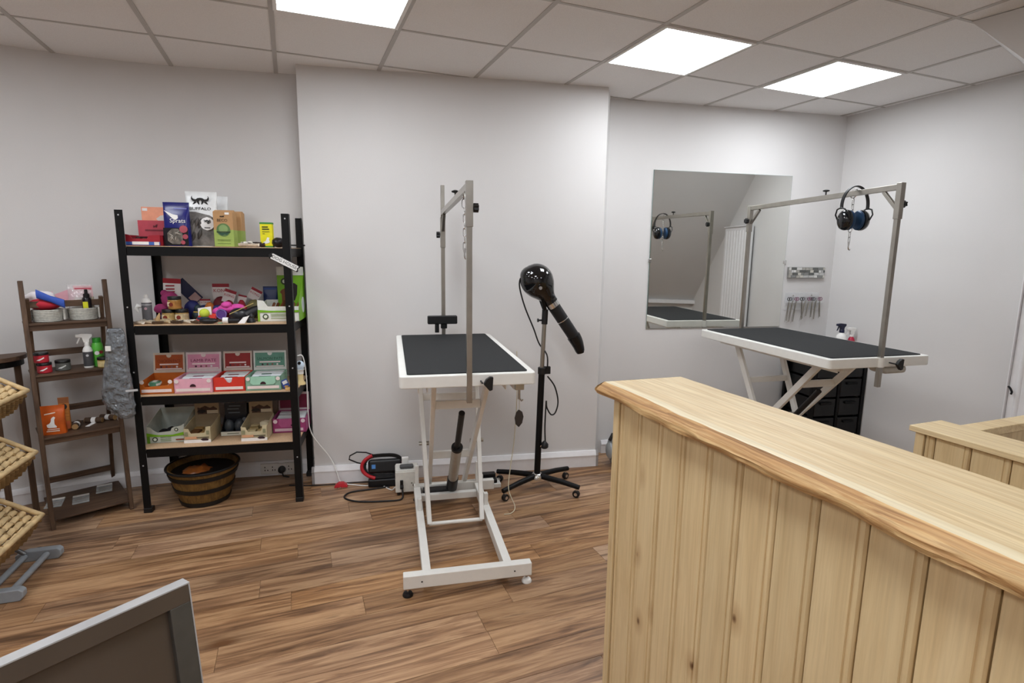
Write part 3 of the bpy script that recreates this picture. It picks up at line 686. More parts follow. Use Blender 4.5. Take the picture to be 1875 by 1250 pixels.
for k in range(9):
    f = k/8; c_ = along(.43+f*.125)+Vector((-.02*f*f,0,-.012*f*f)); tp.append(tuple(c_))
tip.tube(tp, [.045,.044,.043,.041,.039,.036,.034,.031,.024], 20)
obj('nozzle_tip', tip, mat('#0d0d0f', .25), nz, smooth=50)
pts = [(-.11,.0,1.43),(-.135,0,1.42),(-.135,.01,1.36),(-.10,.01,1.24),(-.04,.01,1.10),(0,.015,1.0),(.045,-.02,.93),(.05,-.02,.84)]
t2 = cable('power_cable', 'black lead from the dryer head running down its stand', [(DX+math.cos(DA)*x-math.sin(DA)*y, DY+math.sin(DA)*x+math.cos(DA)*y, z) for x, y, z in pts], .005, BLACKP)
pts = [(.05,-.02,.83),(.07,-.03,.72),(.06,-.03,.60),(.04,-.03,.53)]
pts2 = [(.05,-.03,.79),(.10,-.03,.72),(.125,-.03,.62),(.11,-.03,.545),(.08,-.03,.53),(.05,-.03,.58),(.045,-.03,.62),(.04,-.03,.45),(.045,-.03,.34)]
cable('power_cable', 'black lead hanging in a loop on the dryer stand, ending in a plug', [(DX+math.cos(DA)*x-math.sin(DA)*y, DY+math.sin(DA)*x+math.cos(DA)*y, z) for x, y, z in pts2], .005, BLACKP)
t = thing('mains_plug', 'black mains plug dangling against the dryer stand pole', 'plug', (DX+.045, DY-.02, .32), DA)
obj('body', MB().lathe([(.018,-.02),(.026,-.012),(.026,.008),(.014,.022),(.007,.03)], 14), BLACKP, t, smooth=40)
obj('pin', MB().box(-.03,-.024,-.004,.004,-.01,-.004).box(-.032,-.024,-.012,-.008,-.002,.004), CHROME, t)

# ================================================================ COUNTERS
KY = math.atan2(-.932, .362)
def boards(parent, x0, x1, y, z0, z1, pitch, first_seam, face=-1):
    """tongue-and-groove boards, each its own piece, with a V groove between neighbours"""
    xs = [x0]; s = first_seam
    while s < x1-.02: xs.append(s); s += pitch
    xs.append(x1)
    cache = {}
    for a, b in zip(xs, xs[1:]):
        wd = round(b-a, 4); t = .016; v = .006
        if wd not in cache:
            h = wd/2-.0016
            prof = [(-h,0),(h,0),(h,-t+v),(h-v*.6,-t),(h-.012,-t),(h-.0135,-t+.004),(h-.0175,-t+.004),(h-.019,-t),(-h+v*.6,-t),(-h,-t+v)]
            cache[wd] = obj('board', MB().prism(prof, z0, z1), PINE, parent, loc=((a+b)/2, y, 0))
        else:
            o = cache[wd].copy(); COL.objects.link(o); o.parent = parent; o.location = ((a+b)/2, y, 0)
CX, CY = .289, 1.846; LEN = 1.66
t = thing('reception_counter', 'tall counter clad in vertical knotty pine boards, in the right foreground', 'counter', (CX, CY, 0), KY)
zt = 1.105
boards(t, .078, LEN, .066, .0, zt, .1062, .2115-.1062)
obj('carcass', MB().box(.08,LEN,.067,.295,0,zt-.003), PINE, t)
obj('corner_post', MB().box(.05,.078,.046,.30,0,zt), PINE, t, bevel=.003)
obj('corner_bead', MB().box(.078,.088,.042,.05,0,zt), PINE, t, bevel=.002)
# live-edge worktop
t = thing('live_edge_worktop', 'thick pale oak live-edge slab lying on the reception counter', 'worktop', (CX, CY, 1.1055), KY)
th = .042; n = 120
def wob(x, s): return .010*noise.noise(Vector((x*3, s, 0)))+.005*noise.noise(Vector((x*11, s+5, 0)))
topF, botF, midF, back = [], [], [], []
for i in range(n+1):
    x = LEN*i/n; e = 0 if i else 0
    f = .030+wob(x, 1)-.016*min(1, x/LEN)
    topF.append((x+.012*(1-i/n), f)); midF.append((x, f-.026+.010*noise.noise(Vector((x*8,3,2))))); botF.append((x+.004, f-.020+.012*noise.noise(Vector((x*6,7,1)))))
    back.append((x+.03*(1-i/n), .334+wob(x, 9)*.6))
slab = MB(); rings = []
for i in range(n+1): rings.append([(topF[i][0],topF[i][1],th),(back[i][0],back[i][1],th),(back[i][0]+.0,back[i][1],0),(botF[i][0],botF[i][1]+.02,0)])
obj('slab', slab.loft(rings), OAK, t)
ed = MB(); rows_ = []
K = 9
for i in range(n+1):
    ring = []
    for k in range(K):
        f = k/(K-1); z = th*(1-f)
        a = topF[i]; m_ = midF[i]; b_ = botF[i]
        if f < .7: g = f/.7; x_ = a[0]+(m_[0]-a[0])*g; y_ = a[1]+(m_[1]-a[1])*math.sin(g*math.pi/2)
        else: g = (f-.7)/.3; x_ = m_[0]+(b_[0]-m_[0])*g; y_ = m_[1]+(b_[1]-m_[1])*g
        j = 0 if k == 0 else .0035*noise.noise(Vector((x_*9, z*160, 4)))+.0016*noise.noise(Vector((x_*50, z*300, 8)))
        ring.append((x_, y_+j, z))
    rows_.append(ring)
for i in range(n+1): rows_[i].append((rows_[i][-1][0], rows_[i][-1][1]+.02, 0))
obj('live_edge', ed.loft(rows_, cap=False, closed=False), BARK, t, smooth=50)
sapM = wood('sapwood', [(.3,'#dccba6'),(.6,'#e6d9b9'),(.8,'#d6c198')], 'x', 12, 1.2, .45, tint=.01, bump=.02)
sp_ = [[(topF[i][0],topF[i][1],th-.0002),(topF[i][0],topF[i][1]+.0005,th+.0003),(topF[i][0]+.002,topF[i][1]+.030+.006*noise.noise(Vector((topF[i][0]*4,2,2))),th+.0003),(topF[i][0]+.002,topF[i][1]+.030,th-.0002)] for i in range(n+1)]
obj('sapwood_band', MB().loft(sp_), sapM, t)
endp = [(rows_[0][k][0]-.002-.01*math.sin(math.pi*k/9), rows_[0][k][1], rows_[0][k][2]) for k in range(10)]
ecap = MB(); ecap.loft([[(x_,y_,z_) for x_,y_,z_ in endp], [(back[0][0]-.012*math.sin(math.pi*k/9), back[0][1], th*(1-k/9)) for k in range(10)]], cap=False, closed=False)
obj('end_grain', ecap, BARK, t, smooth=50)

# second, lower counter with its return
C2 = Vector((1.528, 2.03))
t = thing('low_pine_counter', 'lower pine-clad counter corner at the right edge behind the worktop', 'counter', (C2.x, C2.y, 0), KY)
zt = .928; L2 = 1.15
boards(t, .05, L2, .034, 0, zt, .1185, .085)
obj('carcass', MB().box(.05,L2,.035,.150,0,zt-.002), PINE, t)
obj('corner_post', MB().box(.018,.05,.012,.165,0,zt), PINE, t, bevel=.003)
obj('top_rail', MB().box(0,L2,0,.186,zt,zt+.022), PINEX, t, bevel=.003)
rp = obj('return_panel', MB().box(.065,.10,.165,.95,0,zt-.02), PINE, t)
obj('return_rail', MB().box(.048,.118,.187,.97,zt-.02,zt+.012), PINEX, t, bevel=.003)
obj('inner_panel', MB().box(.10,.112,.187,.95,.0,zt-.021), PINE, t)

# ================================================================ BLACK METAL SHELF UNIT
SO = Vector((-2.2, 3.131)); SY = R(11.5)
def S(u, v, z): return (SO.x+math.cos(SY)*u-math.sin(SY)*v, SO.y+math.sin(SY)*u+math.cos(SY)*v, z)
SH = [1.597, 1.145, .725, .403]
t = thing('shelf_unit', 'black metal shelving unit with chipboard shelves, left of the column', 'shelf', S(0,0,0), SY)
Wd, Dp, Ht = .875, .42, 1.793
for i, (px_, py_) in enumerate(((0,0),(Wd,0),(0,Dp),(Wd,Dp))):
    sx = 1 if px_ == 0 else -1; sy = 1 if py_ == 0 else -1
    x0 = px_-sx*.018
    po = MB().box(min(x0,x0+sx*.042),max(x0,x0+sx*.042), min(py_-sy*.018,py_-sy*.015),max(py_-sy*.018,py_-sy*.015), .012, Ht)
    po.box(min(x0,x0+sx*.003),max(x0,x0+sx*.003), min(py_-sy*.018,py_+sy*.024),max(py_-sy*.018,py_+sy*.024), .012, Ht)
    p_ = obj('post', po, BLACKM, t, bevel=.001)
    obj('foot', MB().box(min(x0-sx*.002,x0+sx*.044),max(x0-sx*.002,x0+sx*.044),min(py_-sy*.02,py_+sy*.026),max(py_-sy*.02,py_+sy*.026),0,.03), BLACKP, p_, bevel=.003)
    for zz in (1.765, 1.25, .87, .30):
        obj('rivet_hole', MB().disc((x0+sx*.02, py_-sy*.0185, zz), .0045, -.0006*sy, 8), mat('#b8b8b8', .4), p_)
for z in SH:
    for yy in (0, Dp):
        sy = 1 if yy == 0 else -1
        y0 = yy-sy*.014
        obj('beam', MB().box(.024,Wd-.024,min(y0,y0+sy*.004),max(y0,y0+sy*.004),z-.056,z-.004).box(.024,Wd-.024,min(y0,y0+sy*.03),max(y0,y0+sy*.03),z-.016,z-.0125), BLACKM, t, bevel=.001)
    for xx in (-.014, Wd+.010): obj('side_beam', MB().box(xx,xx+.004,.024,Dp-.024,z-.056,z-.004), BLACKM, t, bevel=.001)
    obj('shelf_board', MB().box(-.008,Wd+.008,-.009,Dp+.008,z-.012,z), CHIP, t, bevel=.001)
obj('spare_rod', MB().box(.84,.945,.19,.20,1.609,1.617), BLACKM, t)

# bone-shaped door sign hanging on the front right post
t = thing('dog_house_sign', 'small white bone-shaped tag reading DOG HOUSE on the right shelf post', 'sign', S(.86,-.024,1.511), SY)
Mg = rot(28,'Y')
obj('back_plate', MB().prism([(-.087,-.02),(.087,-.02),(.09,-.012),(.084,-.002),(.084,.002),(.09,.012),(.087,.02),(-.087,.02),(-.09,.012),(-.084,.002),(-.084,-.002),(-.09,-.012)], -.003, .0, Mg @ rot(90,'X')), BLACKP, t, bevel=.001)
obj('face_plate', MB().prism([(-.078,-.0165),(.078,-.0165),(.082,-.009),(.076,0),(.082,.009),(.078,.0165),(-.078,.0165),(-.082,.009),(-.076,0),(-.082,-.009)], .0005, .0025, Mg @ rot(90,'X')), WHITE, t)
text('DOG HOUSE', .026, mat('#4a4a4a', .5), t, Mg @ T(0,-.003,0) @ rot(90,'X'))
obj('hook', MB().cyl((-.075,-.004,.04),(-.075,.012,.04),.011,n=12), BLACKP, t)

# plastic sleeve hanging on the left post
t = thing('plastic_sleeve', 'crumpled grey bubble-wrap sleeve hanging on the left post of the shelf', 'plastic sleeve', S(-.055,-.062,0), SY)
rings = []
_p = [(1.135,.036,.016,0),(1.10,.044,.022,.002),(1.02,.052,.028,0),(.93,.060,.034,-.006),(.84,.068,.036,-.012),(.78,.076,.040,-.018),(.72,.076,.040,-.018),(.67,.066,.038,-.004),(.635,.048,.032,.012),(.612,.030,.02,.018)]
prof = []
for i in range(len(_p)-1):
    for k in range(6): prof.append(tuple(_p[i][q]+(_p[i+1][q]-_p[i][q])*k/6 for q in range(4)))
prof.append(_p[-1])
for z, a, b, cx in prof:
    ring = []
    for i in range(44):
        g = 2*math.pi*i/44; low = max(0, min(1, (.95-z)*4))
        k = 1+.10*noise.noise(Vector((math.cos(g)*2, math.sin(g)*2, z*14)))+(.05+.12*low)*(1-2*abs(noise.noise(Vector((math.cos(g)*3+z*9, math.sin(g)*3, z*16)))))-.08*low+.05*noise.noise(Vector((math.cos(g)*9, math.sin(g)*9, z*50)))
        ring.append((cx+a*k*math.cos(g), b*k*math.sin(g), z))
    rings.append(ring)
obj('wrap', MB().loft(rings), clear('#878d93', .62, .12, 24, .05, 1), t, smooth=180)
inn = [[(x*.72+cx*.28, y*.7, z) for x, y, z in r_] for (z, a, b, cx), r_ in zip(prof[:-9], rings[:-9])]
obj('contents', MB().loft(inn), mat('#343a40', .3, var=.6, vscale=26), t, smooth=180)
obj('tape', MB().box(-.04,-.014,-.036,-.028,1.012,1.04), WHITE, t)
obj('tie', MB().bar((.04,-.035,.78),(.105,-.04,.785),.002,.012), clear('#e6e8ea', .6), t)

# ================================================================ TUB UNDER THE SHELF
t = thing('barrel_tub', 'half-barrel style plastic tub with black hoops under the metal shelf', 'tub', (-1.955,3.318,0), 0)
TUBM = wood('tub_staves', [(.3,'#5b4220'),(.5,'#7a5b2c'),(.7,'#8c6c38')], 'z', 30, 1.5, .5, tint=.02, bump=.3)
obj('shell', MB().lathe([(.130,0),(.132,.004),(.165,.11),(.196,.225),(.204,.228),(.204,.236),(.188,.236),(.155,.11),(.125,.012),(.02,.012)], 40, sx=1.02, sy=1), TUBM, t, smooth=35)
for z0, z1, r0, r1 in ((.004,.03,.136,.144),(.095,.122,.164,.172),(.178,.205,.187,.195)):
    obj('hoop', MB().lathe([(r0-.004,z0),(r0+.003,z0),(r1+.003,z1),(r1-.004,z1)], 40, sx=1.02), BLACKP, t, smooth=35)
obj('rim', MB().tube([(.203*1.02*math.cos(a), .203*math.sin(a), .236) for a in [2*math.pi*i/40 for i in range(40)]], .007, 6, True), BLACKP, t, smooth=60)
random.seed(11)
t = thing('orange_bag', 'crumpled orange packet lying inside the barrel tub', 'packet', (-1.985,3.29,.10), R(20))
rings = []
for k in range(9):
    f = k/8; z = .02+.105*f; rr_ = .105*math.sin(math.pi*(.12+.8*f))**.6
    rings.append([(rr_*(1+.22*noise.noise(Vector((math.cos(g)*2,math.sin(g)*2,k*.6))))*math.cos(g), rr_*.8*(1+.22*noise.noise(Vector((math.cos(g)*3,math.sin(g)*3,k*.6+9))))*math.sin(g), z+.02*noise.noise(Vector((math.cos(g)*3,math.sin(g)*3,k)))) for g in [2*math.pi*i/24 for i in range(24)]])
obj('packet', MB().loft(rings), mat('#9c5a2a', .3, var=.35, vscale=24), t, smooth=180)

# ================================================================ WOODEN LADDER SHELF
LY = R(45); LO = Vector((-2.593, 2.904))
def Ld(u, v, z): return (LO.x+math.cos(LY)*u-math.sin(LY)*v, LO.y+math.sin(LY)*u+math.cos(LY)*v, z)
t = thing('ladder_shelf', 'dark stained wooden ladder shelf with four tiers, in the left corner', 'shelf', Ld(0,0,0), LY)
LW = .372; lean = lambda z: .085*z
for u in (.0, LW):
    obj('front_rail', MB().bar((u,0,0),(u,lean(1.40),1.40),.022,.034,(0,1,0)), DARKWZ, t, bevel=.002)
    obj('back_leg', MB().bar((u+(.02 if u == 0 else -.02),.43,0),(u+(.02 if u == 0 else -.02),.145,1.30),.02,.026,(0,1,0)), DARKWZ, t, bevel=.002)
LS = [(1.165,.20),(.88,.235),(.525,.29),(.06,.40)]
for z, d in LS:
    v0 = lean(z)-.012
    sh_ = obj('tier_board', MB().box(-.004,LW+.004,v0+.004,v0+d,z-.012,z), DARKW, t, bevel=.002)
    if z > .1:
        obj('front_lip', MB().box(.011,LW-.011,v0+.012,v0+.028,z-.042,z-.012), DARKW, sh_, bevel=.002)
        for u in (.011, LW-.026): obj('side_cleat', MB().box(u,u+.015,v0+.03,v0+d,z-.034,z-.012), DARKW, sh_, bevel=.002)
    zb = z+.10; vb = .43-(.285/1.30)*zb
    obj('back_rail', MB().box(.01,LW-.01,vb-.007,vb+.007,zb-.018,zb+.018), DARKW, t, bevel=.002)

# dark side table partly hidden behind the ladder
t = thing('side_table', 'dark wooden half-round side table at the left edge behind the ladder shelf', 'table', (-2.975,3.05,0), R(48))
obj('table_top', MB().prism([(.17*math.cos(R(a)), .17*math.sin(R(a))) for a in range(180, 361, 8)] + [(.17,.02),(-.17,.02)], .945, .97), DARKW, t, bevel=.003)
obj('apron', MB().prism([(.155*math.cos(R(a)), .155*math.sin(R(a))) for a in range(180, 361, 8)], .91, .945), BLACKM, t)
for x_, y_ in ((-.12,-.02),(.12,-.02),(0,-.12)): obj('leg', MB().bar((x_,y_,0),(x_,y_,.91),.03,.03,(0,1,0)), DARKWZ, t, bevel=.002)

# ================================================================ WICKER BASKET STAND
BY = R(-72)
WICK = mat('#c8ae82', .7, var=.3, vscale=18)
WICKD = mat('#8d7148', .8, var=.25, vscale=18)
def basket(label, corner, tilt, w_, d_, h_):
    """corner = far right rim corner; local x runs towards the camera, local -y... to the left"""
    t = thing('wicker_basket', label, 'basket', corner, BY, 'wicker baskets on the stand')
    Mt = rot(tilt, 'X')
    # local: x 0..w_, y 0..-d_ (to the left), rim at z=0, floor at -h_
    fl = MB()
    nrow = 10
    for r_ in range(nrow):
        y_ = -.012-(d_-.024)*r_/(nrow-1)
        pts = [(.01+(w_-.02)*k/24, y_, -.022+.008*math.cos(math.pi*(k*.5+r_))) for k in range(25)]
        fl.tube(pts, .0135, 6, M=Mt)
    obj('woven_top', fl, WICK, t, smooth=60)['kind'] = 'stuff'
    st = MB()
    for k in range(9):
        x_ = .02+(w_-.04)*k/8
        st.tube([(x_,-.01-(d_-.02)*q/12,-.022+.004*math.cos(math.pi*q)) for q in range(13)], .006, 5, M=Mt)
    obj('stakes', st, WICKD, t, smooth=60)['kind'] = 'stuff'
    for nm, a, b in (('side', (0,0),(w_,0)), ('side', (0,-d_),(w_,-d_)), ('side', (0,0),(0,-d_)), ('side', (w_,0),(w_,-d_))):
        sd = MB()
        for r_ in range(6):
            z = -.03-h_*r_/5
            pts = []
            for k in range(21):
                f = k/20; x_ = a[0]+(b[0]-a[0])*f; y_ = a[1]+(b[1]-a[1])*f; o_ = .005*math.cos(math.pi*(k+r_))
                shrink = 1-.05*r_/5
                x_ = w_/2+(x_-w_/2)*shrink; y_ = -d_/2+(y_+d_/2)*shrink
                pts.append((x_+(o_ if a[0] == b[0] else 0), y_+(o_ if a[1] == b[1] else 0), z))
            sd.tube(pts, .010, 6, M=Mt)
        obj('woven_side', sd, WICKD, t, smooth=60)['kind'] = 'stuff'
    rim = [(0,0,0),(w_/2,0,0),(w_,0,0),(w_,-d_/2,0),(w_,-d_,0),(w_/2,-d_,0),(0,-d_,0),(0,-d_/2,0)]
    out = []
    for i in range(8):
        a, b = Vector(rim[i]), Vector(rim[(i+1) % 8])
        for k in range(6): out.append(tuple(a+(b-a)*k/6))
    obj('rim', MB().tube([tuple(Mt @ Vector(p)) for p in out], .012, 7, True), WICK, t, smooth=60)
    return t
for lab, c, h_ in (('topmost of three woven wicker baskets on the stand at the left edge', (-2.50,2.752,.85), .09), ('middle of three woven wicker baskets on the stand at the left edge', (-2.41,2.655,.555), .09), ('lowest of three woven wicker baskets on the stand at the left edge', (-2.315,2.54,.275), .10)):
    basket(lab, c, -31, .40, .30, h_)
t = thing('basket_stand', 'grey stand with two bar feet carrying the wicker baskets at the left edge', 'stand', (-2.36,2.62,0), BY)
for y_ in (-.012,-.105):
    obj('foot_bar', MB().cyl((.03,y_,.036),(.37,y_,.036),.014,n=12), GREYP, t, smooth=40)
    
for x_ in (.0,.37):
    pl_ = [(-.15,0),(.03,0),(.045,.018),(.045,.045),(.03,.058),(-.10,.058),(-.15,.04)]
    obj('end_foot', MB().prism(pl_, x_-.018, x_+.022, Matrix(((0,0,1,0),(1,0,0,0),(0,1,0,0),(0,0,0,1)))), GREYP, t, bevel=.006)
for x_ in (.03, .34):
    obj('upright', MB().tube([(x_,-.10,.05),(x_,-.27,.20),(x_,-.335,.50),(x_,-.40,.80),(x_,-.42,1.0)], .011, 8), mat('#6e6f70', .3, .6), t, smooth=50)
    for zz, yy in ((.235,-.275),(.505,-.335),(.80,-.40)): obj('support_arm', MB().cyl((x_,yy,zz-.03),(x_,yy+.10,zz-.105),.008,n=8), mat('#6e6f70', .3, .6), t, smooth=50)
obj('caster_ring', MB().tube([(-.05+.035*math.cos(a), -.09+.02*math.sin(a), .02) for a in [2*math.pi*i/16 for i in range(16)]], .006, 6, True), BLACKP, t, smooth=60)

# ================================================================ GREY BOARD IN THE LEFT FOREGROUND
tp = Vector((-.777,1.202,.8)); dirv = Vector((-.194,-.266)).normalized()
bd_y = math.atan2(dirv.y, dirv.x)
t = thing('framed_board', 'grey framed panel leaning in the left foreground', 'board', (tp.x, tp.y, 0), bd_y)
# local x runs along the top edge away from the far corner, local +y faces the camera's right; bottom swings towards +y
GB = mat('#a9a8a8', .55, var=.12, vscale=9)
GBD = mat('#544a41', .3, var=.08, vscale=6)
Mb = T(0,0,.8) @ rot(6.5,'X')
LB = .95; HB = .78
obj('top_rail', MB().box(0,LB,-.012,.022,-.045,-.003, Mb), GBD, t, bevel=.001)
obj('top_cap', MB().box(-.003,LB,-.013,.023,-.003,.001, Mb), GB, t, bevel=.001)
obj('end_cap', MB().box(-.003,0,-.012,.022,-HB,-.003, Mb), GB, t)
obj('end_stile', MB().box(0,.045,-.012,.022,-HB,-.045, Mb), mat('#4b4a46', .4, var=.08), t, bevel=.002)
obj('far_stile', MB().box(LB-.045,LB,-.012,.022,-HB,-.045, Mb), mat('#4b4a46', .4, var=.08), t, bevel=.002)
obj('bottom_rail', MB().box(.045,LB-.045,-.012,.022,-HB,-HB+.045, Mb), mat('#4b4a46', .4, var=.08), t, bevel=.002)
obj('panel', MB().box(.045,LB-.045,-.006,.004,-HB+.045,-.045, Mb), GBD, t)

# ================================================================ GOODS: builders
def sq(a, b, n, p=.45):
    return [(math.copysign(abs(math.cos(g))**p, math.cos(g))*a, math.copysign(abs(math.sin(g))**p, math.sin(g))*b) for g in [2*math.pi*i/n for i in range(n)]]
def pouch_body(w_, h_, d_, seal=.12, bow=.0):
    rings = []
    for k in range(13):
        f = k/12; z = h_*f
        b = d_/2*(1 if f < .12 else max(.03, math.cos((f-.12)/(1-seal-.12)*math.pi/2)**.55 if f < 1-seal else .03))
        a = w_/2*(1-.03*math.sin(math.pi*f))
        rings.append([(x+bow*math.sin(math.pi*f), y, z) for x, y in sq(a, b, 24, .55)])
    return MB().loft(rings)
def pouch_y(d_, h_, z, seal=.12):
    f = z/h_
    return -(d_/2*(1 if f < .12 else max(.03, math.cos((f-.12)/(1-seal-.12)*math.pi/2)**.55 if f < 1-seal else .03)))-.0012
def patch(outline, d_, h_, off=0, seal=.12):
    """a flat print lying on the pouch front: outline in (x, z), cut into bands so that it follows the curve"""
    zs = [z for x, z in outline]; z0, z1 = min(zs), max(zs); n = 10; mb = MB(); rows = []
    def span(z):
        xs = []
        for i in range(len(outline)):
            (xa, za), (xb, zb) = outline[i], outline[(i+1) % len(outline)]
            if (za <= z <= zb or zb <= z <= za) and abs(zb-za) > 1e-9: xs.append(xa+(xb-xa)*(z-za)/(zb-za))
        return (min(xs), max(xs)) if xs else (0, 0)
    for k in range(n+1):
        z = z0+(z1-z0)*min(max(k/n, .004), .996); a, b = span(z); y = pouch_y(d_, h_, z, seal)-off
        rows.append([(a,y,z),((a+b)/2,y-.0002,z),(b,y,z)])
    return mb.loft(rows, cap=False, closed=False)
def circ(cx, cz, r, n=24): return [(cx+r*math.cos(2*math.pi*i/n), cz+r*math.sin(2*math.pi*i/n)) for i in range(n)]
def flat(outline, y, t=.0008):   # thin print facing -y
    return MB().prism(outline, -y, -y+t, rot(90,'X'))
def rect(x0, x1, z0, z1): return [(x0,z0),(x1,z0),(x1,z1),(x0,z1)]
def open_tray(w_, d_, hf, hb, front=None, t=.003):
    mb = MB().box(-w_/2,w_/2,0,d_,0,t).box(-w_/2,w_/2,d_-t,d_,0,hb)
    for sx in (-1, 1):
        x0 = sx*w_/2-(t if sx > 0 else 0)
        mb.add([(x0,0,0),(x0,d_,0),(x0,d_,hb),(x0,0,hf),(x0+t,0,0),(x0+t,d_,0),(x0+t,d_,hb),(x0+t,0,hf)], [(0,1,2,3),(7,6,5,4),(0,4,5,1),(1,5,6,2),(2,6,7,3),(3,7,4,0)])
    mb.prism(front or rect(-w_/2,w_/2,0,hf), -t, 0, rot(90,'X'))
    return mb
def jar(label, loc, r, h, glass, lid, wrap=None, mark=None, group=None, rz=0):
    t = thing('jar', label, 'jar', loc, SY+R(rz), group)
    obj('pot', MB().lathe([(r*.9,0),(r,.004),(r,h*.72),(r*.93,h*.76)], 22), glass, t, smooth=40)
    obj('lid', MB().lathe([(r*.98,h*.74),(r*1.02,h*.76),(r*1.02,h*.96),(r*.97,h)], 22), lid, t, smooth=40)
    if wrap: obj('label_wrap', MB().lathe([(r*1.012,h*.1),(r*1.012,h*.66)], 22), wrap, t, smooth=40)
    if mark: obj('mark', MB().prism([(-r*.5,h*.28),(-r*.1,h*.24),(r*.55,h*.48),(r*.5,h*.58),(r*.1,h*.44),(-r*.3,h*.36)], r*1.0, r*1.03, rot(90,'X')), mark, t)
    return t
def soft(mb, c, rad, seed, amp=.12, nu=18, nv=12, M=None):
    rings = []
    for j in range(1, nv):
        th = math.pi*j/nv; ring = []
        for i in range(nu):
            ph = 2*math.pi*i/nu; d = Vector((math.sin(th)*math.cos(ph), math.sin(th)*math.sin(ph), -math.cos(th)))
            k = 1+amp*noise.noise(d*2.2+Vector((seed,seed*2,0)))
            ring.append((c[0]+rad[0]*d.x*k, c[1]+rad[1]*d.y*k, max(.0006, c[2]+rad[2]*d.z*k)))
        rings.append(ring)
    return mb.loft(rings, M)

# ================================================================ TOP SHELF
z1 = SH[0]+.0005
t = thing('carton', 'pale peach carton standing at the back of the top shelf', 'box', S(.07,.33,z1), SY)
obj('carton', MB().box(-.085,.085,-.02,.02,0,.236), mat('#f0a384', .5), t, bevel=.002)
obj('sheep_print', flat([(-.005,.165),(.02,.185),(.05,.19),(.075,.18),(.078,.165),(.06,.155),(.03,.15),(.01,.15)], -.021), mat('#d8d3cd'), t)
obj('corner_sticker', flat(rect(-.078,-.05,.212,.228), -.021), TXTW, t)
obj('lettering', flat(rect(-.05,.06,.085,.1), -.021), TXTW, t)
t = thing('display_box', 'crimson display tray with its lid up, at the left of the top shelf', 'box', S(.095,.03,z1), SY)
RD = mat('#a3202f', .5); RD2 = mat('#c24a58', .5)
obj('tray', open_tray(.18,.17,.06,.06,[(-.09,0),(.09,0),(.09,.062),(.03,.058),(.02,.04),(-.055,.04),(-.07,.06),(-.09,.064)]), RD, t)
obj('lid_card', MB().box(-.088,.088,.165,.169,.055,.15), RD2, t, bevel=.001)
obj('dog_print', flat([(-.006,.122),(.004,.118),(.012,.126),(.02,.128),(.016,.118),(.014,.108),(.009,.112),(0,.112),(-.004,.107)], .164), mat('#5b1822'), t)
obj('lettering', flat(rect(-.05,.055,.088,.097), .164), mat('#7f2a36'), t)
obj('front_band', flat(rect(-.088,.088,.004,.022), -.0035), mat('#3d63b0', .5), t)
obj('price_strip', flat(rect(-.055,.03,.006,.023), -.0045), TXTW, t)
obj('price_ticket', flat(rect(.058,.084,.004,.022), -.0045), mat('#e3dcd8'), t)
random.seed(2)
for k in range(5): obj('chew_piece', MB().box(-.08+k*.033,-.055+k*.033,.02,.15,.004,.045+.008*(k % 2)), mat('#3a1216', .6), t, bevel=.006)

t = thing('treat_pouch', 'navy blue fish treat pouch with a clear window, on the top shelf', 'pouch', S(.256,.10,z1), SY)
pw_, ph_, pd_ = .14, .252, .07
obj('pouch', pouch_body(pw_,ph_,pd_), mat('#1a1d6e', .25), t, smooth=50)
obj('dark_base', patch(rect(-.066,.066,.004,.105), pd_, ph_), mat('#17151c', .25), t, smooth=60)
obj('window', patch([(-.045,.03),(-.02,.012),(.02,.012),(.035,.03),(.035,.075),(.012,.10),(-.02,.10),(-.045,.075)], pd_, ph_, .0006), mat('#6d675f', .3, var=.5, vscale=45), t, smooth=60)
random.seed(4)
for k in range(9):
    a = random.uniform(0, 360); cx_, cz_ = random.uniform(-.028,.02), random.uniform(.03,.085)
    obj('sprat', MB().tube([(cx_-.016*math.cos(R(a)),pouch_y(pd_,ph_,cz_)-.002,cz_-.012*math.sin(R(a))),(cx_,pouch_y(pd_,ph_,cz_)-.004,cz_),(cx_+.016*math.cos(R(a)),pouch_y(pd_,ph_,cz_)-.002,cz_+.012*math.sin(R(a)))], [.001,.0035,.001], 6), mat('#a8a298', .3), t, smooth=60)
for cx_, cz_, r_, in ((.042,.098,.022),(.05,.055,.015),(.036,.022,.012)): obj('round_badge', patch(circ(cx_,cz_,r_), pd_, ph_, .003), mat('#a84a58', .4), t)
obj('fish_mark', patch([(-.062,.205),(-.005,.178),(.012,.178),(.014,.16),(.0,.15),(-.012,.155)], pd_, ph_, .0006), TXTW, t)
text('Sprats', .034, TXTW, t, FACE(.012,pouch_y(pd_,ph_,.145)-.0015,.145,-9))
obj('top_print', patch(rect(-.01,.058,.214,.218), pd_, ph_, .0006), mat('#8f93d8'), t)

t = thing('treat_pouch', 'tall white and clear BUFFALO chew pouch in front on the top shelf', 'pouch', S(.365,.19,z1), SY)
pw_, ph_, pd_ = .175, .325, .09
CH = mat('#77736f', .3, var=.5, vscale=22)
obj('pouch', pouch_body(pw_,ph_,pd_), mat('#e4e6e6', .25), t, smooth=50)
obj('window', patch([(-.084,.004),(.084,.004),(.084,.165),(.05,.185),(.03,.17),(-.03,.205),(-.055,.185),(-.084,.205)], pd_, ph_), CH, t, smooth=60)
random.seed(9)
for k in range(10):
    cx_, cz_ = random.uniform(-.06,.06), random.uniform(.03,.15)
    obj('chew_piece', MB().tube([(cx_-.012,pouch_y(pd_,ph_,cz_)-.0005,cz_-.03),(cx_,pouch_y(pd_,ph_,cz_)-.003,cz_),(cx_+.006,pouch_y(pd_,ph_,cz_)-.0005,cz_+.028)], [.004,.012,.004], 7), mat(random.choice(['#4a4643','#85817d','#66615d']), .4), t, smooth=60)
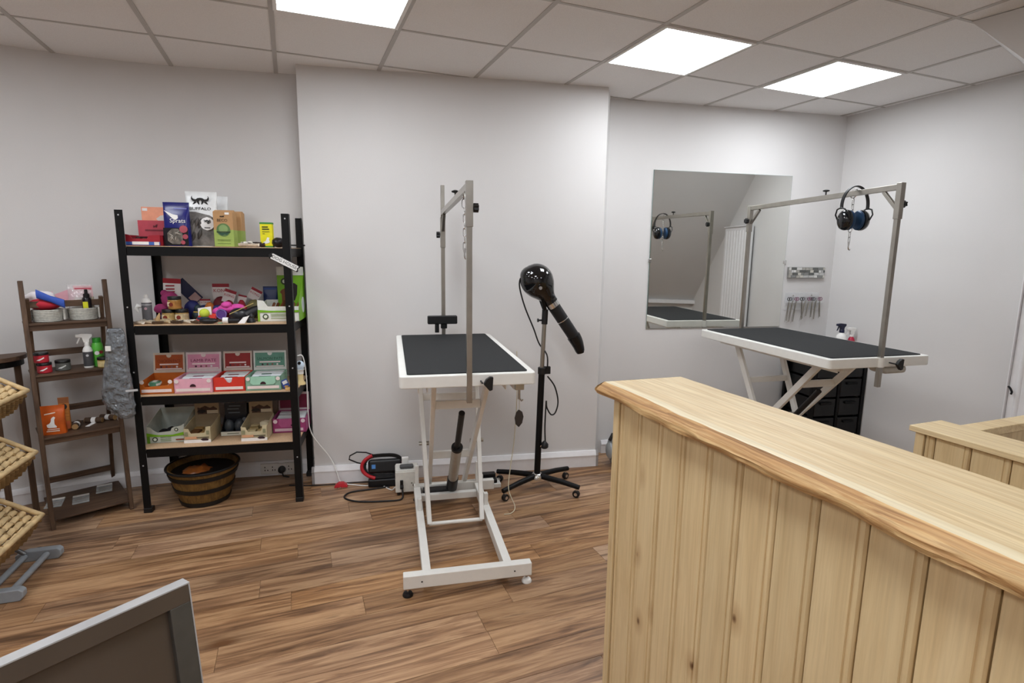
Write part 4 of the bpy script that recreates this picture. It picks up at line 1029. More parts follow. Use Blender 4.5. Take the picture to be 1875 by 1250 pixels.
K_ = mat('#171717', .5)
def bull(cx, cz, s):
    out = []
    for m in (-1, 1):   # horn, ear, half face
        horn = [(.03,.035),(.055,.022),(.08,.026),(.094,.045),(.092,.07),(.105,.05),(.108,.028),(.096,.006),(.07,-.004),(.04,.006)]
        ear = [(.045,0),(.075,-.012),(.095,-.045),(.07,-.036),(.05,-.02)]
        face = [(0,.042),(.032,.038),(.045,.012),(.04,-.012),(.022,-.045),(0,-.075),(.010,-.04),(.016,-.005),(.006,.012),(0,.014)]
        for q in (horn, ear, face): out.append([(cx+m*x*s, cz+z*s) for x, z in (q if m > 0 else q[::-1])])
    return out
for q_ in bull(0,.268,.46): obj('buffalo_logo', flat(q_, pouch_y(pd_,ph_,.262)-.002), K_, t)
text('BUFFALO', .025, K_, t, FACE(0,pouch_y(pd_,ph_,.225)-.0015,.223,-6), sx=1.15)
obj('round_sticker', patch(circ(.04,.135,.039), pd_, ph_, .011), TXTW, t)
for q_ in bull(.04,.15,.16): obj('sticker_logo', flat(q_, pouch_y(pd_,ph_,.145)-.014), K_, t)
obj('sticker_bar', patch(rect(.024,.056,.108,.114), pd_, ph_, .0125), mat('#4a4a4a'), t)
t = thing('treat_pouch', 'white chew pouch mostly hidden behind the tall one on the top shelf', 'pouch', S(.40,.30,z1), SY)
obj('pouch', pouch_body(.165,.31,.08), mat('#e0e2e3', .25), t, smooth=50)
obj('window', patch(rect(-.08,.08,.004,.17), .08, .31), CH, t, smooth=60)

for k, (u_, v_, lab) in enumerate(((.515,.10,'kraft and green BECO carton standing at the front of the top shelf'), (.535,.20,'kraft and green carton just behind the front one on the top shelf'))):
    t = thing('kraft_carton', lab, 'box', S(u_,v_,z1), SY+R(-3))
    obj('carton', MB().box(-.0545,.0545,-.035,.035,0,.205), mat('#b98f62', .6), t, bevel=.003)
    obj('green_lower', MB().box(-.055,.055,-.0355,.0355,.0005,.10), mat('#9cb35c', .6), t, bevel=.003)
    obj('folded_top', MB().prism([(-.035,.2035),(.035,.2035),(.004,.214),(-.004,.214)], -.052, .052, Matrix(((0,0,1,0),(1,0,0,0),(0,1,0,0),(0,0,0,1)))), mat('#b58a5d', .6), t)
    if k == 0:
        obj('round_badge', flat(circ(0,.098,.038), -.0365), mat('#5d7d4a', .5), t)
        obj('badge_ring', flat(circ(0,.103,.025), -.0372), mat('#86a267', .5), t)
        obj('badge_band', flat(rect(-.038,.038,.083,.089), -.0378), mat('#24331f'), t)
        obj('badge_base', flat([(-.03,.082),(.03,.082),(.018,.068),(.006,.073),(-.008,.066),(-.02,.072)], -.0378), mat('#2f5240'), t)
        text('BECO', .023, mat('#46331f'), t, FACE(-.004,-.0362,.153))
        obj('dog_mark', flat([(-.016,.172),(.006,.172),(.01,.182),(.004,.18),(-.01,.178),(-.015,.18)], -.0362), mat('#3b2c1d'), t)
        obj('price_ticket', flat(rect(.012,.036,.187,.199), -.0362), TXTW, t)
        for zz in (.04,.034,.018): obj('small_print', flat(rect(-.036,.036,zz,zz+.002), -.0362), mat('#62773a'), t)
t = thing('yellow_carton', 'small bright yellow and green carton by the right end of the top shelf', 'box', S(.738,.13,z1), SY)
obj('carton', MB().box(-.035,.035,-.02,.02,0,.148), mat('#e6dd1e', .45), t, bevel=.0015)
obj('green_cap', MB().box(-.0355,.0355,-.0205,.0205,.139,.149).box(-.0355,.0355,-.0205,.0205,0,.009), mat('#3f8a3a', .45), t)
for x0, x1_, zz in ((-.022,.012,.118),(-.022,.018,.105),(-.022,.02,.092),(-.02,-.008,.08)): obj('lettering', flat(rect(x0,x1_,zz,zz+(.007 if zz > .1 else .003)), -.0212), mat('#37401a'), t)
obj('white_print', flat([(-.02,.03),(-.005,.038),(.005,.06),(.018,.058),(.014,.045),(.02,.032),(.008,.025),(-.008,.022)], -.0212), TXTW, t)

def curl(name, label, loc, rz, L_, w_, c, roll, group, inner=None):
    """a dried chew: a strip of hide curled along its length"""
    t = thing(name, label, 'dog chew', loc, R(rz), group)
    rings_o, rings_i = [], []
    n = 12
    for k in range(n+1):
        f = k/n-.5; x = L_*f; rr_ = w_*(1+.25*noise.noise(Vector((f*4,rz,1))))
        a0 = -roll/2+20*noise.noise(Vector((f*3,rz,4))); 
        arc = [R(a0+roll*i/8-90) for i in range(9)]
        cz = rr_+.002+.004*abs(noise.noise(Vector((f*3,rz,7))))
        o_ = [(x, rr_*math.cos(g), cz+rr_*math.sin(g)) for g in arc]; i_ = [(x, (rr_-.0025)*math.cos(g), cz+(rr_-.0025)*math.sin(g)) for g in arc]
        rings_o.append(o_+i_[::-1])
    obj('hide_strip', MB().loft(rings_o), mat(c, .6, var=.25, vscale=40), t, smooth=60)
    return t
g_ = 'loose chews on the top shelf'
curl('dried_chew', 'cream curled hide chew at the front right of the top shelf', S(.655,.035,z1), 10, .11, .016, '#cfc4b4', 200, g_)
curl('dried_chew', 'white rolled chew end poking up on the top shelf beside the yellow carton', S(.632,.08,z1), 60, .06, .016, '#e2dcd2', 300, g_)
curl('dried_chew', 'dark brown curled chew in front of the yellow carton', S(.682,.09,z1), 20, .10, .017, '#34241f', 220, g_)
curl('dried_chew', 'second dark brown curled chew, further back by the yellow carton', S(.668,.15,z1), -20, .12, .02, '#2b1f1c', 230, g_)
t = thing('dark_pouch', 'small black pouch slumped behind the right front shelf post', 'pouch', S(.805,.12,z1), SY)
obj('pouch', soft(MB(), (0,0,.03), (.04,.035,.03), 3), mat('#17151b', .35), t, smooth=180)

# ================================================================ SECOND SHELF
z2 = SH[1]+.0005
t = thing('spray_bottle', 'grey dry-shampoo bottle with a white nozzle at the left of the second shelf', 'bottle', S(.045,.12,z2), SY)
obj('body', MB().lathe([(.025,0),(.0265,.004),(.0265,.12),(.022,.13)], 20), mat('#66666a', .4), t, smooth=40)
obj('shoulder', MB().lathe([(.0265,.12),(.0265,.128),(.018,.142),(.012,.146),(.011,.165),(.008,.168)], 20), WHITE, t, smooth=40)
obj('side_trigger', MB().tube([(-.026,-.005,.095),(-.045,-.008,.10),(-.052,-.01,.085),(-.042,-.01,.062)], [.008,.013,.011,.006], 8), WHITE, t, smooth=60)
obj('band', MB().lathe([(.0268,.105),(.0268,.109)], 20), mat('#cfcfd2'), t)
obj('round_mark', MB().disc((.004,-.0262,.085), .008, -.001, 14), mat('#c9a7b0'), t)
t = thing('plush_toy', 'magenta plush toy on a red and white header card, second shelf', 'toy', S(.13,.24,z2), SY)
obj('header_card', MB().box(-.055,.045,.028,.030,.13,.255, rot(3,'Y')), TXTW, t)
obj('card_band', MB().box(-.055,.045,.0262,.028,.225,.255, rot(3,'Y')), mat('#a3232f', .5), t)
for zz in (.205,.185,.168): obj('lettering', flat(rect(-.03,.02,zz,zz+.009), .027), mat('#a8323c'), t)
PK = mat('#b0417a', .9, bump=.8, bscale=180)
obj('body', soft(soft(soft(soft(MB(), (0,0,.125), (.05,.035,.052), 1), (-.055,.0,.07), (.04,.03,.03), 2), (.035,0,.06), (.035,.03,.035), 3), (-.035,.01,.165), (.02,.018,.02), 4), PK, t, smooth=180)
obj('muzzle', soft(MB(), (.015,-.025,.11), (.028,.02,.022), 6), mat('#bd5c8d', .9), t, smooth=180)
for sx in (.0,.03): obj('eye', MB().ell((sx,-.036,.142),(.004,.004,.004),8,6), K_, t, smooth=60)
obj('skirt', soft(soft(MB(), (-.01,-.01,.03), (.055,.03,.032), 8), (-.05,-.02,.02), (.03,.02,.02), 7), mat('#4f3360', .9), t, smooth=180)
GOLD = mat('#a5874a', .3, var=.25, vscale=40); BL = mat('#121212', .35)
for k, (u_, z_, lab) in enumerate(((.155,z2,'gold treat jar with black lid, lower left of the jar pyramid'), (.228,z2,'gold treat jar with black lid, lower right of the jar pyramid'), (.192,z2+.0775,'gold treat jar with black lid, on top of the jar pyramid'))):
    j_ = jar(lab, S(u_,.135,z_), .0355, .077, mat('#9b7a3e', .25), BL, mat(['#b79a63','#c3b08a','#a8763c'][k], .4, var=.3, vscale=45), None, 'gold jars in a pyramid')
    obj('label_print', MB().disc((-.008,-.0362,.03), .012, -.0006, 14), mat('#7c2c1c'), j_)
    obj('label_corner', flat(rect(-.028,-.012,.02,.045), -.0325), mat('#dccfae'), j_)
t = thing('carded_toy', 'navy blue toy on a tilted card behind the gold jars', 'toy', S(.225,.28,z2), SY)
Mk = rot(36,'Y')
obj('card', MB().box(-.035,.04,0,.002,-.075,.09, T(.0,0,.165) @ rot(-42,'Y')), mat('#15183a', .5), t)
obj('card_panel', MB().box(-.025,.03,-.0012,0,-.07,-.02, T(.0,0,.165) @ rot(-42,'Y')), mat('#a98a86', .5), t)
obj('toy_body', soft(MB(), (.02,-.02,.06), (.05,.03,.058), 12), mat('#1d2465', .6), t, smooth=180)
# header cards and toys in the middle of the shelf
def carded(label, u, v, tilt, cw, chh, z0, toy, lean_=0, seed=1, trad=(.04,.03,.035), name='carded_toy', word=True):
    t = thing(name, label, 'toy', S(u,v,z2), SY+R(lean_), 'carded toys on the second shelf')
    Mc = T(0,.02,z0+chh/2) @ rot(tilt,'Y')
    obj('card', MB().box(-cw/2,cw/2,0,.0015,-chh/2,chh/2, Mc), mat('#d9d2ce', .5), t)
    obj('card_header', MB().box(-cw/2,cw/2,-.0008,0,chh*.28,chh/2, Mc), mat('#8e1e2a', .5), t)
    if word: text('KONG', cw*.30, mat('#a3323a'), t, Mc @ T(0,-.001,chh*.05) @ rot(90,'X'))
    obj('toy_body', soft(soft(MB(), (0,0,trad[2]), trad, seed), (trad[0]*.7,0,trad[2]*.8), tuple(q*.7 for q in trad), seed+3), toy, t, smooth=180)
    return t
carded('dark red toy on an upright red and white card, second shelf', .40,.30,0,.10,.10,.12, mat('#6b1522', .6), 0, 2, (.05,.03,.07))
carded('toy on a right-leaning red and white card, middle of second shelf', .46,.25,20,.07,.085,.10, mat('#7c1a26', .6), 0, 4, (.035,.025,.06))
carded('blue and orange toy on a small red and white card beside the jars', .315,.26,0,.06,.05,.075, mat('#1f2a5e', .6), 0, 6, (.045,.03,.045))
carded('olive toy under a tilted red and white card, near the green treat box', .605,.28,30,.07,.075,.115, mat('#77704a', .6), 0, 8, (.05,.03,.06))
carded('red toy with a small folded card, between the pink plush and the green box', .53,.27,14,.05,.05,.10, mat('#9d1c2d', .6), 0, 10, (.025,.025,.06), word=False)
t = thing('dog_toy', 'dark teal rubber toy standing right of the gold jars', 'toy', S(.29,.20,z2), SY)
obj('body', soft(soft(MB(), (0,0,.03), (.028,.025,.03), 3), (.005,0,.07), (.02,.02,.028), 5), mat('#22343a', .5), t, smooth=180)
obj('collar', MB().lathe([(.018,.048),(.022,.052),(.018,.056)], 14), mat('#c8a24a'), t)
t = thing('dog_toy', 'bright orange toy lying in front of the upright red card', 'toy', S(.355,.23,z2), SY)
obj('body', soft(MB(), (0,0,.055), (.03,.03,.055), 15), mat('#b5672c', .7), t, smooth=180)
obj('cuff', soft(MB(), (.045,0,.07), (.03,.026,.022), 16), mat('#232b66', .7), t, smooth=180)
t = thing('plush_toy', 'hot pink plush toy with a purple round tag lying on the second shelf', 'toy', S(.475,.17,z2), SY)
HP = mat('#e657b0', .9, bump=.8, bscale=180)
obj('body', soft(soft(soft(soft(MB(), (0,0,.075), (.055,.04,.028), 1), (.055,.0,.082), (.045,.03,.022), 2), (-.055,0,.05), (.035,.03,.03), 3), (.0,-.02,.1), (.03,.03,.02), 4), HP, t, smooth=180)
obj('round_tag', MB().disc((-.025,-.046,.045), .032, .008, 22), mat('#5b3f8c', .5), t, smooth=40)
obj('tag_ring', MB().tube([(-.025+.028*math.cos(a),-.048,.045+.028*math.sin(a)) for a in [2*math.pi*i/20 for i in range(20)]], .002, 5, True), mat('#9a86c0'), t, smooth=60)
t = thing('ball_toy', 'tennis ball toy in red and white packaging at the front of the second shelf', 'toy', S(.375,.085,z2), SY)
obj('tray', MB().loft([[(-.055,-.03,0),(.05,-.03,0),(.05,.03,0),(-.055,.03,0)],[(-.045,-.02,.03),(.05,-.02,.022),(.05,.03,.05),(-.03,.03,.06)]]), mat('#e2483c', .4), t, bevel=.004)
obj('card', MB().box(-.04,.035,.0,.002,.02,.095, rot(-8,'Y') @ rot(-20,'X')), mat('#e8e0dc', .4), t)
obj('ball', MB().ell((.0,-.02,.058),(.028,.028,.028),18,12), mat('#cbd94a', .9), t, smooth=60)
obj('dark_band', MB().box(-.035,.03,-.046,-.03,.022,.036), mat('#232f52'), t, bevel=.003)
t = thing('rubber_toy', 'round black rubber ball toy beside the pink plush on the second shelf', 'toy', S(.555,.115,z2), SY)
obj('ball', soft(MB(), (0,0,.042), (.058,.045,.042), 2, .05), mat('#26262a', .35), t, smooth=180)
obj('cone', MB().lathe([(.04,0),(.03,.05),(.012,.095)], 18, T(.05,.01,.037) @ rot(55,'Y')), mat('#1b1b1f', .4), t, smooth=40)
obj('price_cord', MB().bar((-.045,-.04,.05),(.09,-.02,.115),.002,.004), mat('#cbb36a'), t)
t = thing('rubber_toy', 'flat black rubber toy lying at the front edge below the tennis ball toy', 'toy', S(.41,.02,z2), SY)
obj('body', soft(MB(), (0,0,.017), (.052,.022,.017), 4, .05), mat('#1c1c20', .35), t, smooth=180)
obj('green_tab', MB().box(.05,.075,-.008,.008,0,.006), mat('#7fae8e'), t, bevel=.002)
t = thing('rubber_toy', 'black rubber roll with a white paper band at the front edge of the second shelf', 'toy', S(.525,.022,z2), SY)
obj('roll', MB().cyl((-.035,0,.018),(.055,.008,.016),.017,.013,16), mat('#1e1e22', .35), t, smooth=40)
obj('paper_band', MB().cyl((-.038,0,.018),(-.008,.002,.018),.0182,n=16), TXTW, t, smooth=40)
t = thing('paper_ticket', 'white folded price ticket leaning at the front edge beside the green box', 'ticket', S(.60,.012,z2), SY)
obj('ticket', MB().add([(-.03,0,0),(.01,0,0),(.035,.01,.045),(-.0,.01,.035),(-.03,.002,0),(.01,.002,0),(.035,.012,.045),(0,.012,.035)], [(0,1,2,3),(7,6,5,4),(0,4,5,1),(1,5,6,2),(2,6,7,3),(3,7,4,0)]), TXTW, t)
t = thing('rubber_toy', 'small black rubber cone toy next to the treat box on the second shelf', 'toy', S(.635,.06,z2), SY)
obj('cone', MB().lathe([(.024,0),(.026,.006),(.016,.03),(.02,.038),(.008,.055)], 18), mat('#141417', .4), t, smooth=40)
g2 = 'loose chews along the second shelf'
random.seed(21)
cc = ['#d9cfbf','#cfc2ad','#e3dccf','#54402f','#c9b694','#e6e0d6','#4a382b','#d6cbb8','#efe9df','#5d4836']
where = ['at the far left end of the front row', 'beside the grey bottle', 'second pale one from the left post', 'dark one before the magenta plush', 'upright pointed one below the plush', 'in front of the lower left gold jar', 'dark one between the two lower jars', 'in front of the lower right gold jar', 'palest one right of the gold jars', 'dark one next to the flat black toy']
for k in range(10):
    curl('dried_chew', f'curled hide chew on the second shelf, {where[k]}', S(.03+k*.034,.03+.028*(k % 3),z2), 11.5+random.uniform(-50,50), random.uniform(.055,.09), random.uniform(.009,.015), cc[k], random.uniform(150,280), g2)
t = thing('pointed_chew', 'tan pointed chew standing up in front of the magenta plush', 'dog chew', S(.115,.07,z2), SY)
obj('tip', MB().tube([(0,0,0),(.004,0,.03),(.012,0,.05),(.014,0,.062)], [.016,.012,.007,.002], 8), mat('#bf9d6c', .6), t, smooth=60)

def treat_display(label, u, v, w_, d_, z, hf, tall=None, name='treat_box', front=None, side='#7fae3a', face='#e9ebe4'):
    t = thing(name, label, 'box', S(u,v,z), SY)
    obj('tray', open_tray(w_,d_,hf,hf*1.25,front), mat(face, .5), t)
    return t
G1 = mat('#79b41f', .45); G2 = mat('#9ac43a', .45)
fp = [(-.12,0),(.12,0),(.12,.092),(-.06,.092),(-.085,.128),(-.12,.132)]
t = treat_display('white treat box with a tall green back card, second shelf right', .785,.10,.24,.24,z2,.092,front=fp)
obj('green_stripe', flat([(-.12,.072),(-.04,.066),(.04,.066),(.12,.07),(.12,.056),(-.12,.056)], -.0036), G1, t)
obj('green_corner', flat(rect(-.12,-.108,.0,.06), -.0036), G2, t)
obj('round_logo', flat(circ(-.075,.03,.017), -.0038), mat('#3a4a30'), t)
obj('logo_centre', flat(circ(-.075,.03,.010), -.0046), mat('#dfe6d5'), t)
for zz, x1_ in ((.042,.09),(.032,.07),(.018,.06)): obj('lettering', flat(rect(-.045,x1_,zz,zz+.004), -.0038), mat('#8aa06a'), t)
obj('back_card', MB().box(-.045,.12,.225,.229,.0,.33), G1, t)
obj('card_top', MB().box(-.045,.12,.222,.225,.275,.33), mat('#dfe3dc', .5), t)
obj('card_logo', flat(circ(.0,.235,.022), .2245), mat('#35451f'), t)
obj('logo_disc', flat(circ(.0,.235,.012), .2237), mat('#cfd6c4'), t)
obj('dog_print', flat([(-.02,.10),(.03,.10),(.05,.12),(.055,.16),(.04,.18),(.03,.2),(.01,.195),(-.02,.18),(-.03,.165),(-.02,.15)], .2245), mat('#7c4a26'), t)
obj('dog_print', flat([(.03,.11),(.06,.11),(.075,.15),(.08,.21),(.06,.225),(.035,.215),(.035,.18)], .2237), mat('#201a18'), t)
for sx in (1,): 
    obj('green_side', MB().add([(.1215,0,0),(.1215,.24,0),(.1215,.24,.30),(.1215,0,.125),(.123,0,0),(.123,.24,0),(.123,.24,.30),(.123,0,.125)], [(0,1,2,3),(7,6,5,4),(0,4,5,1),(1,5,6,2),(2,6,7,3),(3,7,4,0)]), G1, t)
    obj('side_badge', MB().disc((.123,.14,.09), .05, .0012, 24, 'x'), mat('#c9d0d0'), t)
random.seed(31)
for k in range(8): obj('chew_stick', MB().cyl((-.05+k*.02,.03,.05),(-.045+k*.02+random.uniform(-.02,.02),.2,.10+random.uniform(-.01,.01)),.009,n=8), mat(random.choice(['#7a3f28','#8f5a3a','#5d3322'])), t, smooth=50)
t = thing('blue_packet', 'dark blue packet standing just left of the green back card', 'packet', S(.685,.375,z2), SY)
obj('packet', pouch_body(.09,.20,.04), mat('#1c2f63', .35), t, smooth=50)
obj('seal', patch(rect(-.04,.04,.178,.19), .04, .20), mat('#34509a', .35), t)

# ================================================================ THIRD SHELF: pate boxes
z3 = SH[2]+.0005
def pate_box(label, u0, u1, v, front, lid, edge, title, tcol, seal=True, flap=False, notch=False, sold=False, d_=.20):
    w_ = u1-u0; t = thing('display_box', label, 'box', S((u0+u1)/2, v, z3), SY, None)
    hf = .088; x = w_/2
    F = mat(front, .5); Lc = mat(lid, .5); Ed = mat(edge, .5)
    fr_ = None
    if notch: fr_ = [(-x,0),(x,0),(x,hf),(.02,hf),(.012,hf-.03),(.0,hf-.036),(-.012,hf-.03),(-.03,hf),(-x,hf)]
    if sold: fr_ = [(-x,0),(x,0),(x,hf*.8),(x-.03,hf*.6),(-x+.03,hf*.5),(-x,hf*.8)]
    tray = obj('tray', open_tray(w_-.003,d_,hf*.8 if sold else hf,hf,fr_), F, t)
    obj('white_band', flat(rect(-x+.012,x-.012,.012,.03), -.0036), mat('#eedfdc', .5), t)
    # raised lid card with a coloured print
    Ml = T(0,d_,hf) @ rot(-8,'X')
    lc = obj('lid_card', MB().box(-x+.004,x-.004,-.003,0,0,.125, Ml), Ed, t, bevel=.001)
    obj('print_panel', MB().box(-x+.014,x-.014,-.0042,-.003,.018,.112, Ml), Lc, t)
    obj('lock_tab', MB().disc((0,-.0045,.108), .014, -.001, 18, 'y', Ml), Ed, t)
    if title: text(title, .026, mat(tcol, .6), t, Ml @ T(0,-.0048,.072) @ rot(90,'X'), sx=min(1.15, (w_-.038)/(len(title)*.0165)))
    obj('strip', MB().box(-x+.04,x-.04,-.0055,-.0042,.048,.056, Ml), mat('#ecd9d6', .5), t)
    for k in range(4): obj('icon', MB().disc((-.045+k*.03,-.0042,.036), .006, -.001, 10, 'y', Ml), mat(['#3d1820','#6c3a3f','#8d5a50','#e4dcd8'][k], .5), t)
    obj('footer', MB().box(-x+.02,x-.02,-.0052,-.0042,.020,.027, Ml), mat('#e6d6d2', .5), t)
    if seal:
        for sx in (-1, 1): obj('round_seal', flat(circ(sx*(x-.017),hf-.014,.012,16), -.0042), mat('#f0e3df', .5), t)
    if flap: obj('flap', flat([(-x+.035,hf),(x-.035,hf),(x-.03,.05),(x-.045,.037),(-x+.045,.037),(-x+.03,.05)], -.0048), mat(flap, .5), t)
    if not notch and not sold:
        obj('thumb_hole', flat([(-.017,.040)]+[(.017*math.cos(R(a)),.040+.017*math.sin(R(a))) for a in range(165,0,-15)]+[(.017,.040)], -.0056), mat('#3a1620', .6), t)
    # sachets
    if not sold:
        for k in range(3): obj('sachet', MB().box(-x+.022,x-.012,.02+k*.058,.072+k*.058,.004,.078+.004*k, ), mat(['#e9edf0','#dfe5e8','#d6dadb'][k], .4), t, bevel=.004)
        obj('sachet_print', MB().box(-.035,.035,.03,.055,.0785,.0792).box(-.03,.03,.085,.11,.0825,.083), mat(tcol, .5), t)
    return t
pate_box('orange pate display box, nearly sold out, left on the third shelf', .002,.188,.028,'#c86a26','#a34a17','#cdbcab','CHICKEN PATE','#7c2c10', sold=True)
pate_box('pink pate display box, second from left on the third shelf', .190,.402,.022,'#eeb0c2','#cf8aa3','#dac9c9','LAMB PATE','#7b2c4c')
pate_box('bright red pate display box, third from left on the third shelf', .404,.583,.035,'#d93a2b','#8f1f1c','#cdbcb0','','#6e1414', seal=False, notch=True)
pate_box('teal green pate display box with its lid up, right on the third shelf', .585,.792,.030,'#8fb8a1','#5f8f7c','#d5d8d2','SALMON PATE','#2c5a48', flap='#a5d6bd')
random.seed(41)
g3 = 'sample packets in the orange box'
for k, (u_, v_, c, lab) in enumerate(((.055,.09,'#2e5a40','dark green'),(.06,.06,'#5a8f72','mint green'),(.05,.035,'#9fb3c4','pale blue'),(.10,.07,'#b8a24a','olive'),(.125,.05,'#d9c46a','pale yellow'),(.14,.10,'#ece4da','white'))):
    t = thing('treat_packet', f'small {lab} packet lying in the nearly empty orange box', 'packet', S(u_,v_+.03,z3+.0042+(.03 if k < 2 else 0)), SY+R(random.uniform(-25,25)), g3)
    obj('packet', MB().box(-.026,.026,-.017,.017,0,.028), mat(c, .35), t, bevel=.006)
    obj('seal', MB().box(-.027,-.021,-.0175,.0175,.008,.02).box(.021,.027,-.0175,.0175,.008,.02), mat('#dfe0dc', .35), t)
    obj('print', MB().box(-.012,.012,-.01,.01,.028,.0286), mat('#f0efe8', .4), t)
t = thing('treat_packet', 'blue packet with a white label by the right post of the third shelf', 'packet', S(.822,.06,z3), SY+R(15))
obj('packet', MB().box(-.02,.02,-.012,.012,0,.06, rot(-22,'Y')), mat('#3b55a8', .4), t, bevel=.004)
obj('label_print', MB().box(-.012,.016,-.0128,-.012,.035,.056, rot(-22,'Y')), TXTW, t)
t = thing('wood_piece', 'small tan wooden block at the right front of the third shelf', 'wood block', S(.835,.02,z3), SY)
obj('block', MB().box(-.018,.02,-.015,.015,0,.018), mat('#d8b070', .6), t, bevel=.005)
obj('offcut', MB().box(-.022,.0,-.01,.012,.018,.026), mat('#b98d52', .6), t, bevel=.003)
t = thing('light_bulb', 'white and pale blue lamp bulb at the right end of the third shelf', 'lamp', S(.885,.16,z3), SY)
obj('bulb', MB().ell((0,0,.125),(.028,.028,.03),18,12), mat('#cfe0f0', .2), t, smooth=60)
obj('neck', MB().lathe([(.02,.07),(.02,.09),(.026,.10)], 16), WHITE, t, smooth=40)
obj('base', MB().lathe([(.03,0),(.03,.01),(.016,.03),(.018,.07)], 16), mat('#d9c28c', .5), t, smooth=40)
obj('cap', MB().disc((.0,-.02,.145), .010, -.012, 12), BLACKP, t)

# ================================================================ FOURTH SHELF
z4 = SH[3]+.0005
fp = [(-.105,0),(.105,0),(.105,.115),(.09,.105),(.072,.10),(.05,.098),(.035,.09),(.028,.072),(-.045,.066),(-.065,.08),(-.085,.10),(-.105,.105)]
t = thing('treat_box', 'white and green treat box with curved cut-out, left on fourth shelf', 'box', S(.098,.085,z4), SY)
obj('tray', open_tray(.21,.22,.105,.165,fp), mat('#c9cfc6', .55), t)
obj('green_stripe', flat([(-.105,.066),(-.04,.05),(.04,.05),(.105,.066),(.105,.045),(.04,.04),(-.105,.042)], -.0036), G1, t)
obj('green_corner', flat(rect(-.105,-.088,.0,.045), -.0036), mat('#5f8f24'), t)
obj('round_logo', flat(circ(-.06,.024,.015), -.0040), mat('#26301f'), t); obj('logo_centre', flat(circ(-.06,.024,.009), -.0048), mat('#dfe6d5'), t)
obj('round_mark', flat(circ(.062,.082,.011), -.0040), mat('#2d3a2a'), t); obj('mark_centre', flat(circ(.062,.082,.006), -.0048), mat('#dfe6d5'), t)
for zz in (.034,.022,.012): obj('lettering', flat(rect(-.03,.03,zz,zz+.003), -.0040), mat('#6c8a48'), t)
obj('red_print', flat(rect(.055,.1,.014,.022), -.0040), mat('#7d3a28'), t)
random.seed(51)
for k in range(5): obj('dark_chew', soft(MB(), (-.05+k*.03,.10+.04*(k % 2),.03), (.03,.04,.028), k), mat('#14131a', .6), t, smooth=180)
def cream_box(label, u, v, tall, colr, seed):
    t = thing('treat_box', label, 'box', S(u,v,z4), SY)
    w_ = .152; fp = [(-.076,0),(.076,0),(.076,.10),(.05,.098),(.046,.075),(.04,.06),(-.036,.058),(-.044,.075),(-.048,.088),(-.076,.09)]
    obj('tray', open_tray(w_,.20,.09,.12,fp), mat('#cbbf9c', .6), t)
    obj('base_band', flat(rect(-.076,.076,.0,.02), -.0036), TXTW, t)
    obj('pink_print', flat(rect(-.07,.0,.024,.04), -.0036), mat('#d6a27c'), t)
    obj('lettering', flat(rect(-.005,.066,.03,.036), -.0040), mat('#5e5440'), t)
    obj('dog_silhouette', flat([(.018,.02),(.03,.012),(.06,.012),(.064,.022),(.05,.028),(.03,.028)], -.0044), mat('#33202a'), t)
    obj('corner_print', flat(rect(-.07,-.052,.045,.07), -.0040), mat('#8f8f70'), t)
    obj('corner_print', flat(rect(.052,.068,.05,.075), -.0040), mat('#8f8f70'), t)
    obj('back_card', MB().box(-.072,.072,.196,.199,.0,.20), mat('#a38f72', .6), t)
    obj('picture', flat([(-.055,.125),(.06,.125),(.06,.16),(.04,.175),(.02,.165),(-.01,.18),(-.04,.165),(-.055,.17)], .1955), mat('#4d362a', .6, var=.4, vscale=50), t)
    obj('white_panel', flat(rect(.0,.066,.128,.15), .1948), mat('#d6c8ac'), t)
    obj('dark_mark', flat([(-.06,.14),(-.045,.155),(-.01,.152),(-.005,.138),(-.03,.13)], .1948), mat('#1f1613'), t)
    return t
cream_box('cream treat box full of brown chews, second from the left on the fourth shelf', .285,.055,.2,'#8f6a3a',1)
cream_box('cream treat box with loose packets on top, in the middle of the fourth shelf', .616,.035,.2,'#b99c62',2)
random.seed(61)
for bx_, nm, n_ in ((.285,'brown block chew in the left cream box',5),(.622,'tan packet piled in the middle cream box',6)):
    wh = ['at its front left','at its front right','in its centre','at its back left','at its back right','on top of the pile']
    for k in range(n_):
        u_ = bx_+(-.035 if k % 2 == 0 else .03)+(0 if k < 5 else .01); v_ = .10+.05*(k//2) if k < 5 else .13
        zz = z4+.004 if k < 5 else z4+.065
        t = thing('treat_packet', f'{nm}, {wh[k]}', 'packet', S(u_,v_,zz), SY+R(random.uniform(-20,20)), 'treats in the cream boxes')
        c = random.choice(['#8a6434','#a3814c','#6d4a2a']) if bx_ < .4 else random.choice(['#b79d6a','#c9b68a','#8d7348','#dcd2b4'])
        obj('block', MB().box(-.026,.026,-.018,.018,0,.05 if k < 5 else .03, rot(random.uniform(-14,14),'Y') if k == 5 else None), mat(c, .6), t, bevel=.004)
        obj('band', MB().box(-.0268,.0268,-.0186,.0186,.012,.024) if k < 5 else MB().box(-.012,.012,-.0186,.0186,.005,.031), mat('#e3d9bd' if bx_ > .4 else '#b8935c', .6), t)
t = thing('treat_box', 'black treat box set back between the two cream boxes', 'box', S(.455,.16,z4), SY)
obj('tray', open_tray(.135,.17,.03,.17), mat('#17171b', .5), t)
obj('front_strip', flat(rect(-.067,.067,.002,.028), -.0036), mat('#dcdccf'), t)
obj('lettering', flat(rect(-.03,.04,.013,.018), -.0042), mat('#7a7f6a'), t)
obj('back_card', MB().box(-.067,.067,.10,.103,.03,.19), mat('#1d1f26', .5), t)
for zz, x0 in ((.165,-.04),(.145,-.05),(.12,-.045)): obj('card_print', flat(rect(x0,x0+.07,zz,zz+.008), .0995), mat('#5f6870'), t)
obj('round_mark', flat(circ(.05,.075,.015), .0995), mat('#9aa0a6'), t)
